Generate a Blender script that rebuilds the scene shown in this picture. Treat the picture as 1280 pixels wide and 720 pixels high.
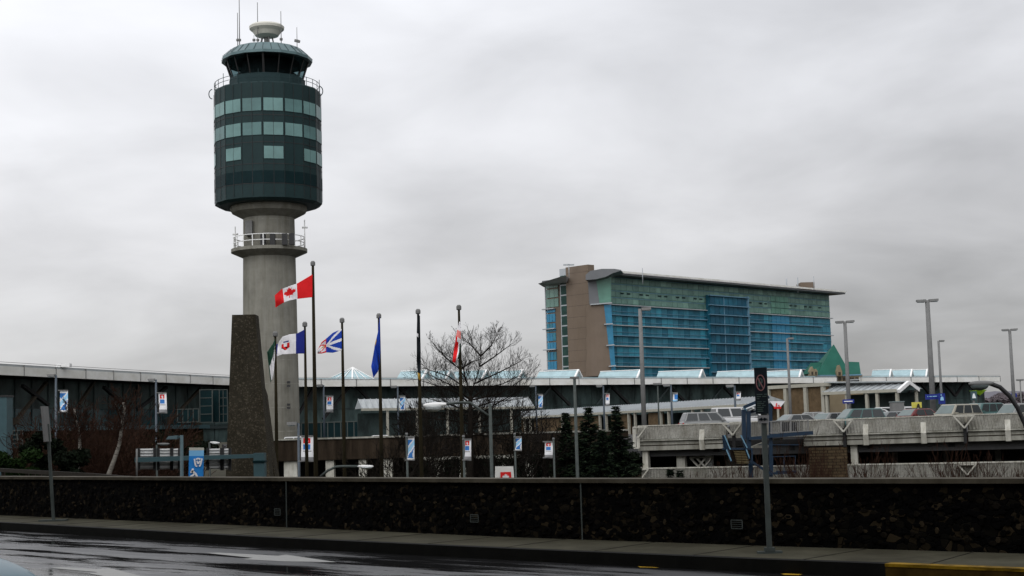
import bpy, bmesh, math, random
from mathutils import Vector, Matrix
for o in list(bpy.data.objects): bpy.data.objects.remove(o, do_unlink=True)
S = bpy.context.scene
COL = S.collection
R = math.radians
# ---------------------------------------------------------------- camera
FPX = 1830.0; HOR = 537.0; ROLL = 0.028; EYE = 1.75
PITCH = math.atan((HOR-360)/FPX)
fwd = Vector((0, math.cos(PITCH), math.sin(PITCH)))
up0 = Vector((0, -math.sin(PITCH), math.cos(PITCH)))
rt0 = Vector((1, 0, 0))
cr, sr = math.cos(ROLL), math.sin(ROLL)
RT = rt0*cr - up0*sr
UP = up0*cr + rt0*sr
CAM = Vector((0, 0, EYE))
cd = bpy.data.cameras.new('camera'); cam = bpy.data.objects.new('camera', cd); COL.objects.link(cam)
cd.sensor_width = 36; cd.lens = FPX/1280*36; cd.clip_start = .1; cd.clip_end = 9000
cam.matrix_world = Matrix(((RT.x, UP.x, -fwd.x, 0), (RT.y, UP.y, -fwd.y, 0), (RT.z, UP.z, -fwd.z, EYE), (0, 0, 0, 1)))
S.camera = cam
# ---------------------------------------------------------------- world
W = bpy.data.worlds.new('World'); S.world = W; W.use_nodes = True
nt = W.node_tree; N = nt.nodes; L = nt.links; N.clear()
wo = N.new('ShaderNodeOutputWorld'); bgm = N.new('ShaderNodeMixShader')
bg1 = N.new('ShaderNodeBackground'); bg2 = N.new('ShaderNodeBackground')
sky = N.new('ShaderNodeTexSky'); sky.sky_type = 'NISHITA'; sky.sun_disc = False
sky.sun_elevation = R(38); sky.sun_rotation = R(200)
L.new(sky.outputs[0], bg1.inputs[0]); bg1.inputs[1].default_value = .08
tc = N.new('ShaderNodeTexCoord')
sep = N.new('ShaderNodeSeparateXYZ'); L.new(tc.outputs['Generated'], sep.inputs[0])
def wmath(op, a, b=None, c=None):
    n = N.new('ShaderNodeMath'); n.operation = op
    for i, v in enumerate((a, b, c)):
        if v is None: continue
        if isinstance(v, (int, float)): n.inputs[i].default_value = v
        else: L.new(v, n.inputs[i])
    return n.outputs[0]
# cloud deck: project the direction on a flat layer so that the clouds flatten to the horizon
zz = wmath('ADD', wmath('MAXIMUM', sep.outputs[2], 0.0), 0.22)
cx = wmath('DIVIDE', sep.outputs[0], zz); cy = wmath('DIVIDE', sep.outputs[1], zz)
cmb = N.new('ShaderNodeCombineXYZ'); L.new(cx, cmb.inputs[0]); L.new(cy, cmb.inputs[1])
nz = N.new('ShaderNodeTexNoise'); nz.inputs['Scale'].default_value = 2.0; nz.inputs['Detail'].default_value = 5; nz.inputs['Roughness'].default_value = .5; nz.inputs['Distortion'].default_value = .3
L.new(cmb.outputs[0], nz.inputs['Vector'])
nz2 = N.new('ShaderNodeTexNoise'); nz2.inputs['Scale'].default_value = .55; nz2.inputs['Detail'].default_value = 2
L.new(cmb.outputs[0], nz2.inputs['Vector'])
cl = wmath('ADD', wmath('MULTIPLY', wmath('SUBTRACT', nz.outputs[0], .5), 0.85), wmath('MULTIPLY', wmath('SUBTRACT', nz2.outputs[0], .5), .7))
ramp = N.new('ShaderNodeValToRGB'); L.new(sep.outputs[2], ramp.inputs[0])
e = ramp.color_ramp.elements
e[0].position = 0.0; e[0].color = (.385, .38, .375, 1)
e[1].position = 1.0; e[1].color = (.62, .62, .65, 1)
for p, c in ((.06, (.455, .455, .46, 1)), (.13, (.56, .56, .575, 1)), (.20, (.645, .65, .675, 1)), (.30, (.70, .71, .745, 1))):
    k = e.new(p); k.color = c
# brighter to the left; unseen sky behind and overhead boosted to light the scene
lr = wmath('MULTIPLY', sep.outputs[0], -0.62)
bk = wmath('ADD', wmath('MULTIPLY', wmath('MAXIMUM', wmath('MULTIPLY', sep.outputs[1], -1.0), 0.0), 1.4), wmath('MULTIPLY', wmath('MAXIMUM', wmath('SUBTRACT', sep.outputs[2], .4), 0.0), 1.5))
fac = wmath('ADD', wmath('ADD', 1.02, lr), wmath('ADD', bk, cl))
vm = N.new('ShaderNodeVectorMath'); vm.operation = 'SCALE'; L.new(ramp.outputs[0], vm.inputs[0]); L.new(fac, vm.inputs['Scale'])
L.new(vm.outputs[0], bg2.inputs[0]); bg2.inputs[1].default_value = 1.22
bgm.inputs[0].default_value = .96
L.new(bg1.outputs[0], bgm.inputs[1]); L.new(bg2.outputs[0], bgm.inputs[2]); L.new(bgm.outputs[0], wo.inputs[0])
sl = bpy.data.lights.new('sun', 'SUN'); sl.energy = .5; sl.angle = R(35); sl.color = (1, .97, .93)
so = bpy.data.objects.new('sun', sl); COL.objects.link(so)
so.rotation_euler = (R(52), 0, R(-20))
S.view_settings.view_transform = 'Standard'; S.view_settings.look = 'None'
S.view_settings.exposure = 0; S.view_settings.gamma = 1; S.view_settings.use_curve_mapping = False
# ---------------------------------------------------------------- pixel -> world
def ray(px, py): return (px-640)*RT + (360-py)*UP + FPX*fwd
def P(px, py, Y):
    d = ray(px, py); return CAM + d*(Y/d.y)
def PZ(px, py, z):
    d = ray(px, py); return CAM + d*((z-EYE)/d.z)
def H(px): return HOR - ROLL*(px-640)
def ZA(px, py, Y): return P(px, py, Y).z
def XA(px, Y, py=None): return P(px, H(px) if py is None else py, Y).x
# ---------------------------------------------------------------- materials
MATS = {}
def mat(name, col, rough=.6, metal=0, var=.25, scale=3.0, bump=0.0, bscale=None, spec=.5, streak=None, fine=None):
    m = bpy.data.materials.new(name); m.use_nodes = True
    t = m.node_tree; n = t.nodes; l = t.links; b = n['Principled BSDF']
    b.inputs['Roughness'].default_value = rough; b.inputs['Metallic'].default_value = metal
    b.inputs['Specular IOR Level'].default_value = spec if spec != .5 else (.5 if rough < .3 else (.25 if rough < .55 else .06))
    g = n.new('ShaderNodeNewGeometry'); src = g.outputs['Position']
    if streak:
        mp = n.new('ShaderNodeMapping'); mp.inputs['Scale'].default_value = streak; l.new(src, mp.inputs[0]); src = mp.outputs[0]
    nz = n.new('ShaderNodeTexNoise'); nz.inputs['Scale'].default_value = scale; nz.inputs['Detail'].default_value = 6; nz.inputs['Roughness'].default_value = .65
    l.new(src, nz.inputs['Vector'])
    r = n.new('ShaderNodeValToRGB'); l.new(nz.outputs[0], r.inputs[0])
    c = Vector(col)
    r.color_ramp.elements[0].position = .3; r.color_ramp.elements[0].color = (*(c*(1-var)), 1)
    r.color_ramp.elements[1].position = .7; r.color_ramp.elements[1].color = (*[min(1, x) for x in c*(1+var)], 1)
    l.new(r.outputs[0], b.inputs['Base Color'])
    if bump:
        n2 = n.new('ShaderNodeTexNoise'); n2.inputs['Scale'].default_value = bscale or scale*5; n2.inputs['Detail'].default_value = 5
        l.new(g.outputs['Position'], n2.inputs['Vector'])
        bp = n.new('ShaderNodeBump'); bp.inputs['Strength'].default_value = bump; bp.inputs['Distance'].default_value = .03
        l.new(n2.outputs[0], bp.inputs['Height']); l.new(bp.outputs[0], b.inputs['Normal'])
    MATS[name] = m; return m
def vor(m, scale, c0, c1, c2, edge=.06, bump=.6, stretch=(1, 1, 1)):
    """rubble stones: voronoi cells with dark joints"""
    t = m.node_tree; n = t.nodes; l = t.links; b = n['Principled BSDF']
    g = n.new('ShaderNodeNewGeometry'); mp = n.new('ShaderNodeMapping'); mp.inputs['Scale'].default_value = stretch
    nzv = n.new('ShaderNodeTexNoise'); nzv.inputs['Scale'].default_value = 3
    l.new(g.outputs['Position'], nzv.inputs['Vector'])
    mx = n.new('ShaderNodeMixRGB'); mx.inputs[0].default_value = .12; l.new(g.outputs['Position'], mx.inputs[1]); l.new(nzv.outputs['Color'], mx.inputs[2])
    l.new(mx.outputs[0], mp.inputs[0])
    v = n.new('ShaderNodeTexVoronoi'); v.inputs['Scale'].default_value = scale; l.new(mp.outputs[0], v.inputs['Vector'])
    d = n.new('ShaderNodeTexVoronoi'); d.feature = 'DISTANCE_TO_EDGE'; d.inputs['Scale'].default_value = scale; l.new(mp.outputs[0], d.inputs['Vector'])
    sp = n.new('ShaderNodeSeparateColor'); l.new(v.outputs['Color'], sp.inputs[0])
    r = n.new('ShaderNodeValToRGB'); l.new(sp.outputs[0], r.inputs[0])
    r.color_ramp.elements[0].color = (*c0, 1); r.color_ramp.elements[0].position = .45
    r.color_ramp.elements[1].color = (*c2, 1); r.color_ramp.elements[1].position = 1
    k = r.color_ramp.elements.new(.8); k.color = (*c1, 1)
    st = n.new('ShaderNodeMath'); st.operation = 'DIVIDE'; l.new(d.outputs[0], st.inputs[0]); st.inputs[1].default_value = edge; st.use_clamp = True
    m2 = n.new('ShaderNodeMixRGB'); m2.blend_type = 'MULTIPLY'; m2.inputs[0].default_value = .9
    l.new(r.outputs[0], m2.inputs[1]); l.new(st.outputs[0], m2.inputs[2]); l.new(m2.outputs[0], b.inputs['Base Color'])
    bp = n.new('ShaderNodeBump'); bp.inputs['Strength'].default_value = bump; bp.inputs['Distance'].default_value = .04
    l.new(st.outputs[0], bp.inputs['Height']); l.new(bp.outputs[0], b.inputs['Normal'])
M = mat
M('concrete_tower', (.185, .18, .155), .85, var=.2, scale=.5, bump=.15, bscale=6)
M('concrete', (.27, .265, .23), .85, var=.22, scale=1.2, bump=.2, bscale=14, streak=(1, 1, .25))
M('concrete_rough', (.21, .205, .18), .92, var=.3, scale=9, bump=.8, bscale=16)
M('concrete_pale', (.42, .41, .36), .8, var=.15, scale=2, bump=.1)
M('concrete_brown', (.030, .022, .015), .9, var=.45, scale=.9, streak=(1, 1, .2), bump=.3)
M('stone_tan', (.10, .07, .04), .9, var=.3, scale=2)
M('brick', (.14, .10, .065), .9, var=.3, scale=2)
M('panel_dark', (.011, .026, .027), .5, var=.12, scale=.6, spec=.12)
M('panel_mid', (.018, .034, .036), .56, var=.12, scale=.6)
M('glass_black', (.004, .015, .017), .45, var=.2, scale=.6, spec=.06)
M('glass_teal', (.115, .21, .20), .3, var=.18, scale=.5)
M('roof_metal', (.085, .135, .14), .4, metal=.3, var=.15, scale=1)
M('dish_white', (.50, .49, .43), .5, var=.08, scale=1)
M('white_paint', (.68, .68, .66), .5, var=.06, scale=2)
M('cream_paint', (.30, .29, .24), .6, var=.1, scale=2)
M('steel_grey', (.15, .15, .145), .6, metal=.0, var=.12, scale=3)
M('steel_dark', (.02, .02, .02), .5, var=.2, scale=3)
M('galv', (.06, .07, .065), .55, metal=.1, var=.2, scale=6)
M('pole_teal', (.05, .085, .095), .5, var=.12, scale=3)
M('teal_beam', (.035, .07, .078), .5, var=.12, scale=2)
M('blue_pole', (.055, .07, .085), .5, var=.12, scale=3)
M('flagpole_wood', (.018, .015, .008), .95, var=.35, scale=4, streak=(1, 1, .2))
M('hotel_brown', (.15, .118, .092), .85, var=.08, scale=.15)
M('hotel_blue', (.016, .10, .15), .3, var=.45, scale=.35, spec=.2)
M('hotel_blue_light', (.03, .17, .28), .3, var=.2, scale=.35)
M('hotel_green', (.07, .15, .125), .3, var=.25, scale=.35, spec=.2)
M('hotel_green_light', (.10, .22, .17), .3, var=.2, scale=.35)
M('fin', (.30, .32, .33), .5, var=.08, scale=.5)
M('fin_blue', (.10, .20, .27), .5, var=.08, scale=.5)
M('hotel_roof', (.12, .125, .13), .45, metal=.3, var=.08, scale=.3)
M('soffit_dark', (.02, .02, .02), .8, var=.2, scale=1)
M('fascia', (.64, .64, .61), .55, var=.06, scale=.4)
M('roof_light', (.30, .32, .32), .45, var=.10, scale=1.2)
M('skylight_glass', (.26, .37, .39), .25, var=.15, scale=.6)
M('terminal_glass', (.040, .060, .057), .3, var=.9, scale=.35, spec=.12, streak=(1, 1, .4))
M('terminal_glass_teal', (.015, .04, .045), .15, var=.5, scale=.4, spec=.4)
M('mullion', (.03, .042, .042), .5, var=.1, scale=1)
M('strut_brown', (.04, .034, .026), .7, var=.2, scale=1)
M('copper_green', (.018, .085, .062), .6, var=.15, scale=.3)
M('tan_wall', (.19, .155, .10), .85, var=.12, scale=.4)
M('asphalt_deck', (.05, .05, .05), .9, var=.2, scale=1)
M('soil', (.03, .028, .018), .95, var=.5, scale=.4)
M('lawn', (.03, .04, .015), .95, var=.5, scale=.3)
M('stair_blue', (.004, .017, .036), .5, var=.2, scale=4)
M('step_tan', (.09, .07, .035), .8, var=.2, scale=4)
M('bark', (.011, .009, .007), .9, var=.4, scale=6)
M('twig_red', (.028, .014, .009), .9, var=.4, scale=4)
M('birch', (.19, .175, .15), .8, var=.6, scale=5, streak=(1, 1, 3))
M('conifer_tip', (.014, .023, .011), .9, var=.4, scale=2)
M('glass_teal_dim', (.075, .15, .145), .3, var=.25, scale=.5)
M('strip_glass', (.018, .045, .038), .4, var=.3, scale=.5, spec=.1)
M('conifer', (.004, .007, .0045), .9, var=.4, scale=2)
M('evergreen', (.005, .008, .004), .9, var=.5, scale=2)
M('hedge', (.010, .022, .005), .9, var=.5, scale=2)
M('wet_wood', (.03, .026, .02), .6, var=.2, scale=3)
for n_, c_ in (('flag_red', (.62, .012, .014)), ('flag_white', (.70, .69, .70)), ('flag_blue', (.012, .02, .17)), ('flag_bright_blue', (.01, .045, .33)),
               ('flag_green', (.012, .05, .03)), ('flag_dark', (.008, .01, .012)), ('flag_gold', (.45, .28, .05)), ('flag_pink', (.60, .18, .16)),
               ('banner_white', (.62, .62, .62)), ('banner_blue', (.03, .14, .38)), ('banner_light_blue', (.25, .45, .62)), ('banner_red', (.55, .02, .02)), ('banner_grey', (.22, .22, .22)),
               ('sign_black', (.007, .012, .016)), ('sign_ring', (.25, .12, .12)), ('sign_letter', (.07, .10, .09)), ('sign_blue', (.008, .02, .17)), ('sign_yellow', (.5, .45, .08)),
               ('lime', (.35, .65, .02)), ('paint_white_road', (.24, .24, .225)), ('paint_yellow', (.42, .25, .02)), ('lens', (.62, .66, .66)), ('lens_grey', (.14, .17, .17)),
               ('rubber', (.012, .012, .012)), ('tail_red', (.35, .01, .01)), ('chrome', (.5, .5, .5))):
    M(n_, c_, .7 if 'flag' in n_ or 'banner' in n_ else .5, var=.08, scale=6)
def carpaint(n, c): 
    m = mat(n, c, .32, metal=.0, var=.04, scale=3); m.node_tree.nodes['Principled BSDF'].inputs['Coat Weight'].default_value = .25
for n_, c_ in (('car_silver', (.17, .175, .17)), ('car_beige', (.24, .225, .18)), ('car_white', (.42, .42, .41)), ('car_dark', (.02, .022, .024)), ('car_green', (.04, .09, .085)),
               ('car_teal', (.035, .12, .15)), ('car_maroon', (.10, .015, .015)), ('car_grey', (.16, .17, .17)), ('car_red', (.3, .02, .02)), ('car_blue', (.010, .075, .105))): carpaint(n_, c_)
M('car_glass', (.008, .012, .012), .15, var=.1, scale=2)
M('car_glass_sky_reflect', (.08, .11, .105), .1, var=.15, scale=2)  # pale base colour stands in for sky reflected in car windows
vor(M('rubble', (.02, .018, .014), .9), 10.0, (.0012, .0011, .001), (.006, .005, .003), (.030, .022, .012), edge=.07, stretch=(1, 1, 1.25))
vor(M('monument_stone', (.05, .045, .035), .9, bump=0), 24, (.036, .032, .023), (.05, .043, .03), (.095, .082, .06), edge=.02, bump=.4)
vor(M('cladding', (.15, .11, .06), .9), 2.2, (.025, .018, .009), (.045, .03, .014), (.08, .055, .03), edge=.05)
def brickify(m, c1, c2, mortar, sx=.5, sy=.2, sz=.2):
    t = m.node_tree; n = t.nodes; l = t.links; b = n['Principled BSDF']
    g = n.new('ShaderNodeNewGeometry'); s_ = n.new('ShaderNodeSeparateXYZ'); l.new(g.outputs['Position'], s_.inputs[0])
    c = n.new('ShaderNodeCombineXYZ'); l.new(s_.outputs[0], c.inputs[0]); l.new(s_.outputs[2], c.inputs[1])
    bt = n.new('ShaderNodeTexBrick'); bt.inputs['Scale'].default_value = 1; bt.inputs['Brick Width'].default_value = sx; bt.inputs['Row Height'].default_value = sz
    bt.inputs['Mortar Size'].default_value = .025; bt.inputs['Color1'].default_value = (*c1, 1); bt.inputs['Color2'].default_value = (*c2, 1); bt.inputs['Mortar'].default_value = (*mortar, 1)
    l.new(c.outputs[0], bt.inputs['Vector']); l.new(bt.outputs[0], b.inputs['Base Color'])
brickify(MATS['brick'], (.045, .032, .018), (.075, .054, .03), (.02, .015, .01))
def add_lines(m, axis_scale, dark=.75):
    """ribs of ribbed concrete / standing seams: a wave multiplied into the colour plus bump"""
    t = m.node_tree; n = t.nodes; l = t.links; b = n['Principled BSDF']
    g = n.new('ShaderNodeNewGeometry'); mp = n.new('ShaderNodeMapping'); mp.inputs['Rotation'].default_value = axis_scale[1]; l.new(g.outputs['Position'], mp.inputs[0])
    w = n.new('ShaderNodeTexWave'); w.inputs['Scale'].default_value = axis_scale[0]; w.inputs['Distortion'].default_value = .4; l.new(mp.outputs[0], w.inputs['Vector'])
    bp = n.new('ShaderNodeBump'); bp.inputs['Strength'].default_value = dark; bp.inputs['Distance'].default_value = .08
    l.new(w.outputs[0], bp.inputs['Height'])
    old = b.inputs['Normal'].links
    if old: l.new(old[0].from_socket, bp.inputs['Normal'])
    l.new(bp.outputs[0], b.inputs['Normal'])
add_lines(MATS['concrete_rough'], (1.6, (0, 0, 0)), .8)
add_lines(MATS['roof_light'], (.42, (0, 0, 0)), .8)
def grime(name, sc=(1.2, 1.2, .12), lo=.5, scale=1.0, p0=.35, p1=.62):
    m = MATS[name]; t = m.node_tree; n = t.nodes; l = t.links; b = n['Principled BSDF']
    old = b.inputs['Base Color'].links[0].from_socket
    g = n.new('ShaderNodeNewGeometry'); mp = n.new('ShaderNodeMapping'); mp.inputs['Scale'].default_value = sc; l.new(g.outputs['Position'], mp.inputs[0])
    a = n.new('ShaderNodeTexNoise'); a.inputs['Scale'].default_value = scale; a.inputs['Detail'].default_value = 8; a.inputs['Roughness'].default_value = .7; l.new(mp.outputs[0], a.inputs['Vector'])
    r = n.new('ShaderNodeValToRGB'); l.new(a.outputs[0], r.inputs[0]); r.color_ramp.elements[0].position = p0; r.color_ramp.elements[0].color = (lo, lo*.98, lo*.92, 1); r.color_ramp.elements[1].position = p1; r.color_ramp.elements[1].color = (1, 1, 1, 1)
    x = n.new('ShaderNodeMixRGB'); x.blend_type = 'MULTIPLY'; x.inputs[0].default_value = 1; l.new(old, x.inputs[1]); l.new(r.outputs[0], x.inputs[2]); l.new(x.outputs[0], b.inputs['Base Color'])
grime('concrete_tower', (1.6, 1.6, .10), .72, .9); grime('concrete', (1.5, 1.5, .35), .55, 1.1); grime('concrete_rough', (1.1, 1.1, .35), .6, 1.0); grime('concrete_brown', (1.5, 1.5, .15), .4, 1.0)
grime('monument_stone', (.8, .8, .3), .55, 1.2); grime('concrete_pale', (2, 2, .4), .6, 1.2); grime('fascia', (.5, .5, .8), .82, .6); grime('hotel_brown', (.3, .3, .05), .88, .5)
# wet asphalt: puddles and tyre-worn streaks along the road direction
def wet_road():
    m = mat('wet_asphalt', (.012, .012, .0125), .4, var=.25, scale=30, spec=.51)
    t = m.node_tree; n = t.nodes; l = t.links; b = n['Principled BSDF']
    g = n.new('ShaderNodeNewGeometry'); mp = n.new('ShaderNodeMapping'); mp.inputs['Rotation'].default_value = (0, 0, R(42)); mp.inputs['Scale'].default_value = (.16, 1.15, 1)
    rot = n.new('ShaderNodeVectorRotate'); rot.inputs['Angle'].default_value = R(42); l.new(g.outputs['Position'], rot.inputs['Vector'])
    mp.inputs['Rotation'].default_value = (0, 0, 0); l.new(rot.outputs[0], mp.inputs[0])
    a = n.new('ShaderNodeTexNoise'); a.inputs['Scale'].default_value = 1.5; a.inputs['Detail'].default_value = 6; a.inputs['Roughness'].default_value = .6; l.new(mp.outputs[0], a.inputs['Vector'])
    r = n.new('ShaderNodeValToRGB'); l.new(a.outputs[0], r.inputs[0])
    r.color_ramp.elements[0].position = .42; r.color_ramp.elements[0].color = (.05, .05, .05, 1)
    r.color_ramp.elements[1].position = .58; r.color_ramp.elements[1].color = (.42, .42, .42, 1)
    l.new(r.outputs[0], b.inputs['Roughness'])
    f = n.new('ShaderNodeTexNoise'); f.inputs['Scale'].default_value = 60; f.inputs['Detail'].default_value = 3; l.new(g.outputs['Position'], f.inputs['Vector'])
    mm = n.new('ShaderNodeMath'); mm.operation = 'MULTIPLY'; l.new(f.outputs[0], mm.inputs[0]); l.new(r.outputs[0], mm.inputs[1])
    bp = n.new('ShaderNodeBump'); bp.inputs['Strength'].default_value = .35; bp.inputs['Distance'].default_value = .01
    l.new(mm.outputs[0], bp.inputs['Height']); l.new(bp.outputs[0], b.inputs['Normal'])
wet_road()
M('sidewalk', (.055, .052, .036), .75, var=.28, scale=1.3, bump=.15, bscale=40)
M('kerb', (.006, .006, .005), .7, var=.3, scale=4)
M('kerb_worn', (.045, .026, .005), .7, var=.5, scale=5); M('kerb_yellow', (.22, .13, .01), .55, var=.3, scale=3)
M('wall_cap', (.075, .066, .048), .7, var=.3, scale=2); grime('wall_cap', (1, 1, 1), .5, 1.5); grime('sidewalk', (1, 1, 1), .6, .9); grime('kerb_yellow', (1, 1, 3), .25, 2.5, .38, .55)
# ---------------------------------------------------------------- mesh builder
class MB:
    def __init__(s): s.v = []; s.f = []; s.m = []; s.cur = 0; s.sm = []
    def add(s, vs, fs, smooth=False):
        o = len(s.v); s.v += [tuple(x) for x in vs]
        for f in fs: s.f.append([o+i for i in f]); s.m.append(s.cur); s.sm.append(smooth)
        return s
    def hexa(s, b, t):   # 4 bottom, 4 top points
        return s.add(list(b)+list(t), [(3, 2, 1, 0), (4, 5, 6, 7), (0, 1, 5, 4), (1, 2, 6, 5), (2, 3, 7, 6), (3, 0, 4, 7)])
    def box(s, x0, x1, y0, y1, z0, z1):
        return s.hexa([(x0, y0, z0), (x1, y0, z0), (x1, y1, z0), (x0, y1, z0)], [(x0, y0, z1), (x1, y0, z1), (x1, y1, z1), (x0, y1, z1)])
    def fbox(s, F, s0, s1, d0, d1, z0, z1):
        return s.hexa([F.pt(s0, d0, z0), F.pt(s1, d0, z0), F.pt(s1, d1, z0), F.pt(s0, d1, z0)], [F.pt(s0, d0, z1), F.pt(s1, d0, z1), F.pt(s1, d1, z1), F.pt(s0, d1, z1)])
    def beam(s, a, b, w, h=None, upv=Vector((0, 0, 1))):
        a = Vector(a); b = Vector(b); h = h or w; d = (b-a).normalized()
        if abs(d.dot(upv)) > .98: upv = Vector((0, 1, 0))
        x = d.cross(upv).normalized()*w/2; y = x.cross(d).normalized()*h/2
        return s.hexa([a-x-y, a+x-y, a+x+y, a-x+y], [b-x-y, b+x-y, b+x+y, b-x+y])
    def tube(s, pts, rad, n=8, smooth=True, caps=True):
        pts = [Vector(p) for p in pts]; rad = rad if isinstance(rad, (list, tuple)) else [rad]*len(pts)
        vs = []; fs = []; prev = None
        for i, p in enumerate(pts):
            d = (pts[min(i+1, len(pts)-1)]-pts[max(i-1, 0)]).normalized()
            if prev is None:
                a = Vector((0, 0, 1)) if abs(d.z) < .9 else Vector((1, 0, 0)); x = d.cross(a).normalized()
            else: x = (prev - d*prev.dot(d)).normalized()
            prev = x; y = d.cross(x)
            for k in range(n):
                t = 2*math.pi*k/n; vs.append(p+(x*math.cos(t)+y*math.sin(t))*rad[i])
        for i in range(len(pts)-1):
            for k in range(n):
                k2 = (k+1) % n; fs.append((i*n+k, i*n+k2, (i+1)*n+k2, (i+1)*n+k))
        if caps: fs.append(tuple(range(n-1, -1, -1))); fs.append(tuple((len(pts)-1)*n+k for k in range(n)))
        return s.add(vs, fs, smooth)
    def lathe(s, c, prof, n=24, rot=0, smooth=False, close=False):
        vs = []; fs = []
        for r, z in prof:
            for k in range(n):
                t = rot+2*math.pi*k/n; vs.append((c[0]+r*math.cos(t), c[1]+r*math.sin(t), c[2]+z))
        m_ = len(prof)
        for i in range(m_-1):
            for k in range(n):
                k2 = (k+1) % n; fs.append((i*n+k, i*n+k2, (i+1)*n+k2, (i+1)*n+k))
        fs.append(tuple(range(n-1, -1, -1))); fs.append(tuple((m_-1)*n+k for k in range(n)))
        return s.add(vs, fs, smooth)
    def prism(s, poly, ext):   # planar polygon, extruded by vector
        n = len(poly); e_ = Vector(ext); p = [Vector(q) for q in poly]
        return s.add(p+[q+e_ for q in p], [tuple(range(n-1, -1, -1)), tuple(range(n, 2*n))]+[(i, (i+1) % n, n+(i+1) % n, n+i) for i in range(n)])
    def build(s, name, material, parent=None, kind=None, recalc=True):
        me = bpy.data.meshes.new(name); me.from_pydata(s.v, [], s.f)
        ms = material if isinstance(material, (list, tuple)) else [material]
        for q in ms: me.materials.append(MATS[q])
        me.polygons.foreach_set('material_index', s.m)
        me.polygons.foreach_set('use_smooth', s.sm)
        if recalc and len(s.f) < 60000:
            bm = bmesh.new(); bm.from_mesh(me); bmesh.ops.recalc_face_normals(bm, faces=bm.faces); bm.to_mesh(me); bm.free()
        me.update()
        o = bpy.data.objects.new(name, me); COL.objects.link(o)
        if parent: 
            o.parent = parent; o.matrix_parent_inverse = parent.matrix_world.inverted() if not parent.get('_loc') else Matrix()
        if kind: o['kind'] = kind
        return o
class Frame:
    def __init__(s, px0, Y0, px1, Y1):
        a = P(px0, H(px0), Y0); b = P(px1, H(px1), Y1)
        s.o = Vector((a.x, a.y, 0)); s.u = Vector((b.x-a.x, b.y-a.y, 0)); s.len = s.u.length; s.u.normalize()
        s.n = Vector((-s.u.y, s.u.x, 0))     # away from the camera
        if s.n.y < 0: s.n = -s.n
    def pt(s, a, d, z): 
        p = s.o+s.u*a+s.n*d; return Vector((p.x, p.y, z))
    def hit(s, px, py=None, d=0):
        r = ray(px, H(px) if py is None else py); o = s.o+s.n*d
        t = (o-CAM).dot(s.n)/Vector((r.x, r.y, 0)).dot(s.n)
        p = CAM+r*t; return (p-s.o).dot(s.u), p.z
def tag(o, label, cat, group=None):
    o['label'] = label; o['category'] = cat
    if group: o['group'] = group
    if len(label.split()) > 16: print('LONG', len(label.split()), label)
    return o
def thing(name, loc, label, cat, group=None, rz=0):
    o = bpy.data.objects.new(name, None); COL.objects.link(o); o.empty_display_size = .2
    o.location = loc; o.rotation_euler = (0, 0, rz); o.matrix_world = Matrix.Translation(Vector(loc)) @ Matrix.Rotation(rz, 4, 'Z')
    return tag(o, label, cat, group)
SPLIT = {'mullion', 'fascia_joint', 'cab_post', 'cornice_opening', 'equipment_box', 'roof_mast', 'vent_pipe', 'roof_vent', 'sun_shade_fin', 'stringer', 'leg', 'post', 'dark_slot', 'small_print', 'roof_beam', 'bay_fin', 'window_frame_', 'dark_panel', 'hanger', 'transom', 'edge_fin', 'corner_fin', 'roof_sheet', 'eave', 'inner_parapet', 'deck_soffit_panel', 'pale_panel', 'shade_block_column'}
def components(mb):
    par = list(range(len(mb.v)))
    def f(x):
        while par[x] != x: par[x] = par[par[x]]; x = par[x]
        return x
    for fc in mb.f:
        a = f(fc[0])
        for q in fc[1:]: par[f(q)] = a
    groups = {}
    for fc, mi, s_ in zip(mb.f, mb.m, mb.sm): groups.setdefault(f(fc[0]), []).append((fc, mi, s_))
    out = []
    for g in groups.values():
        n = MB(); mp = {}
        for fc, mi, s_ in g:
            for q in fc:
                if q not in mp: mp[q] = len(n.v); n.v.append(mb.v[q])
            n.f.append([mp[q] for q in fc]); n.m.append(mi); n.sm.append(s_)
        out.append(n)
    return out
def part(mb, name, m, par):          # mesh given in world coordinates
    if name in SPLIT:
        cs = components(mb)
        if 1 < len(cs) <= 100:
            return [part1(c, name, m, par) for c in cs][0]
    return part1(mb, name, m, par)
def part1(mb, name, m, par):
    o = mb.build(name, m); o.parent = par
    w = Matrix.Identity(4); q = par; chain = []
    while q: chain.append(q); q = q.parent
    top = chain[-1]
    # all parts live in world coordinates: undo only the top empty
    if par.type == 'EMPTY': o.matrix_parent_inverse = par.matrix_world.inverted()
    return o
def lpart(mb, name, m, par):         # mesh given in the thing's local coordinates
    o = mb.build(name, m); o.parent = par; return o
def copy_tree(o, parent=None):
    c = o.copy(); COL.objects.link(c); c.parent = parent
    for ch in o.children: copy_tree(ch, c)
    return c
def put(o, loc, rz=0, label=None, sc=None):
    o.location = loc; o.rotation_euler = (0, 0, rz)
    if sc: o.scale = (sc, sc, sc)
    if label: o['label'] = label
    return o
rnd = random.Random(7)
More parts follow.
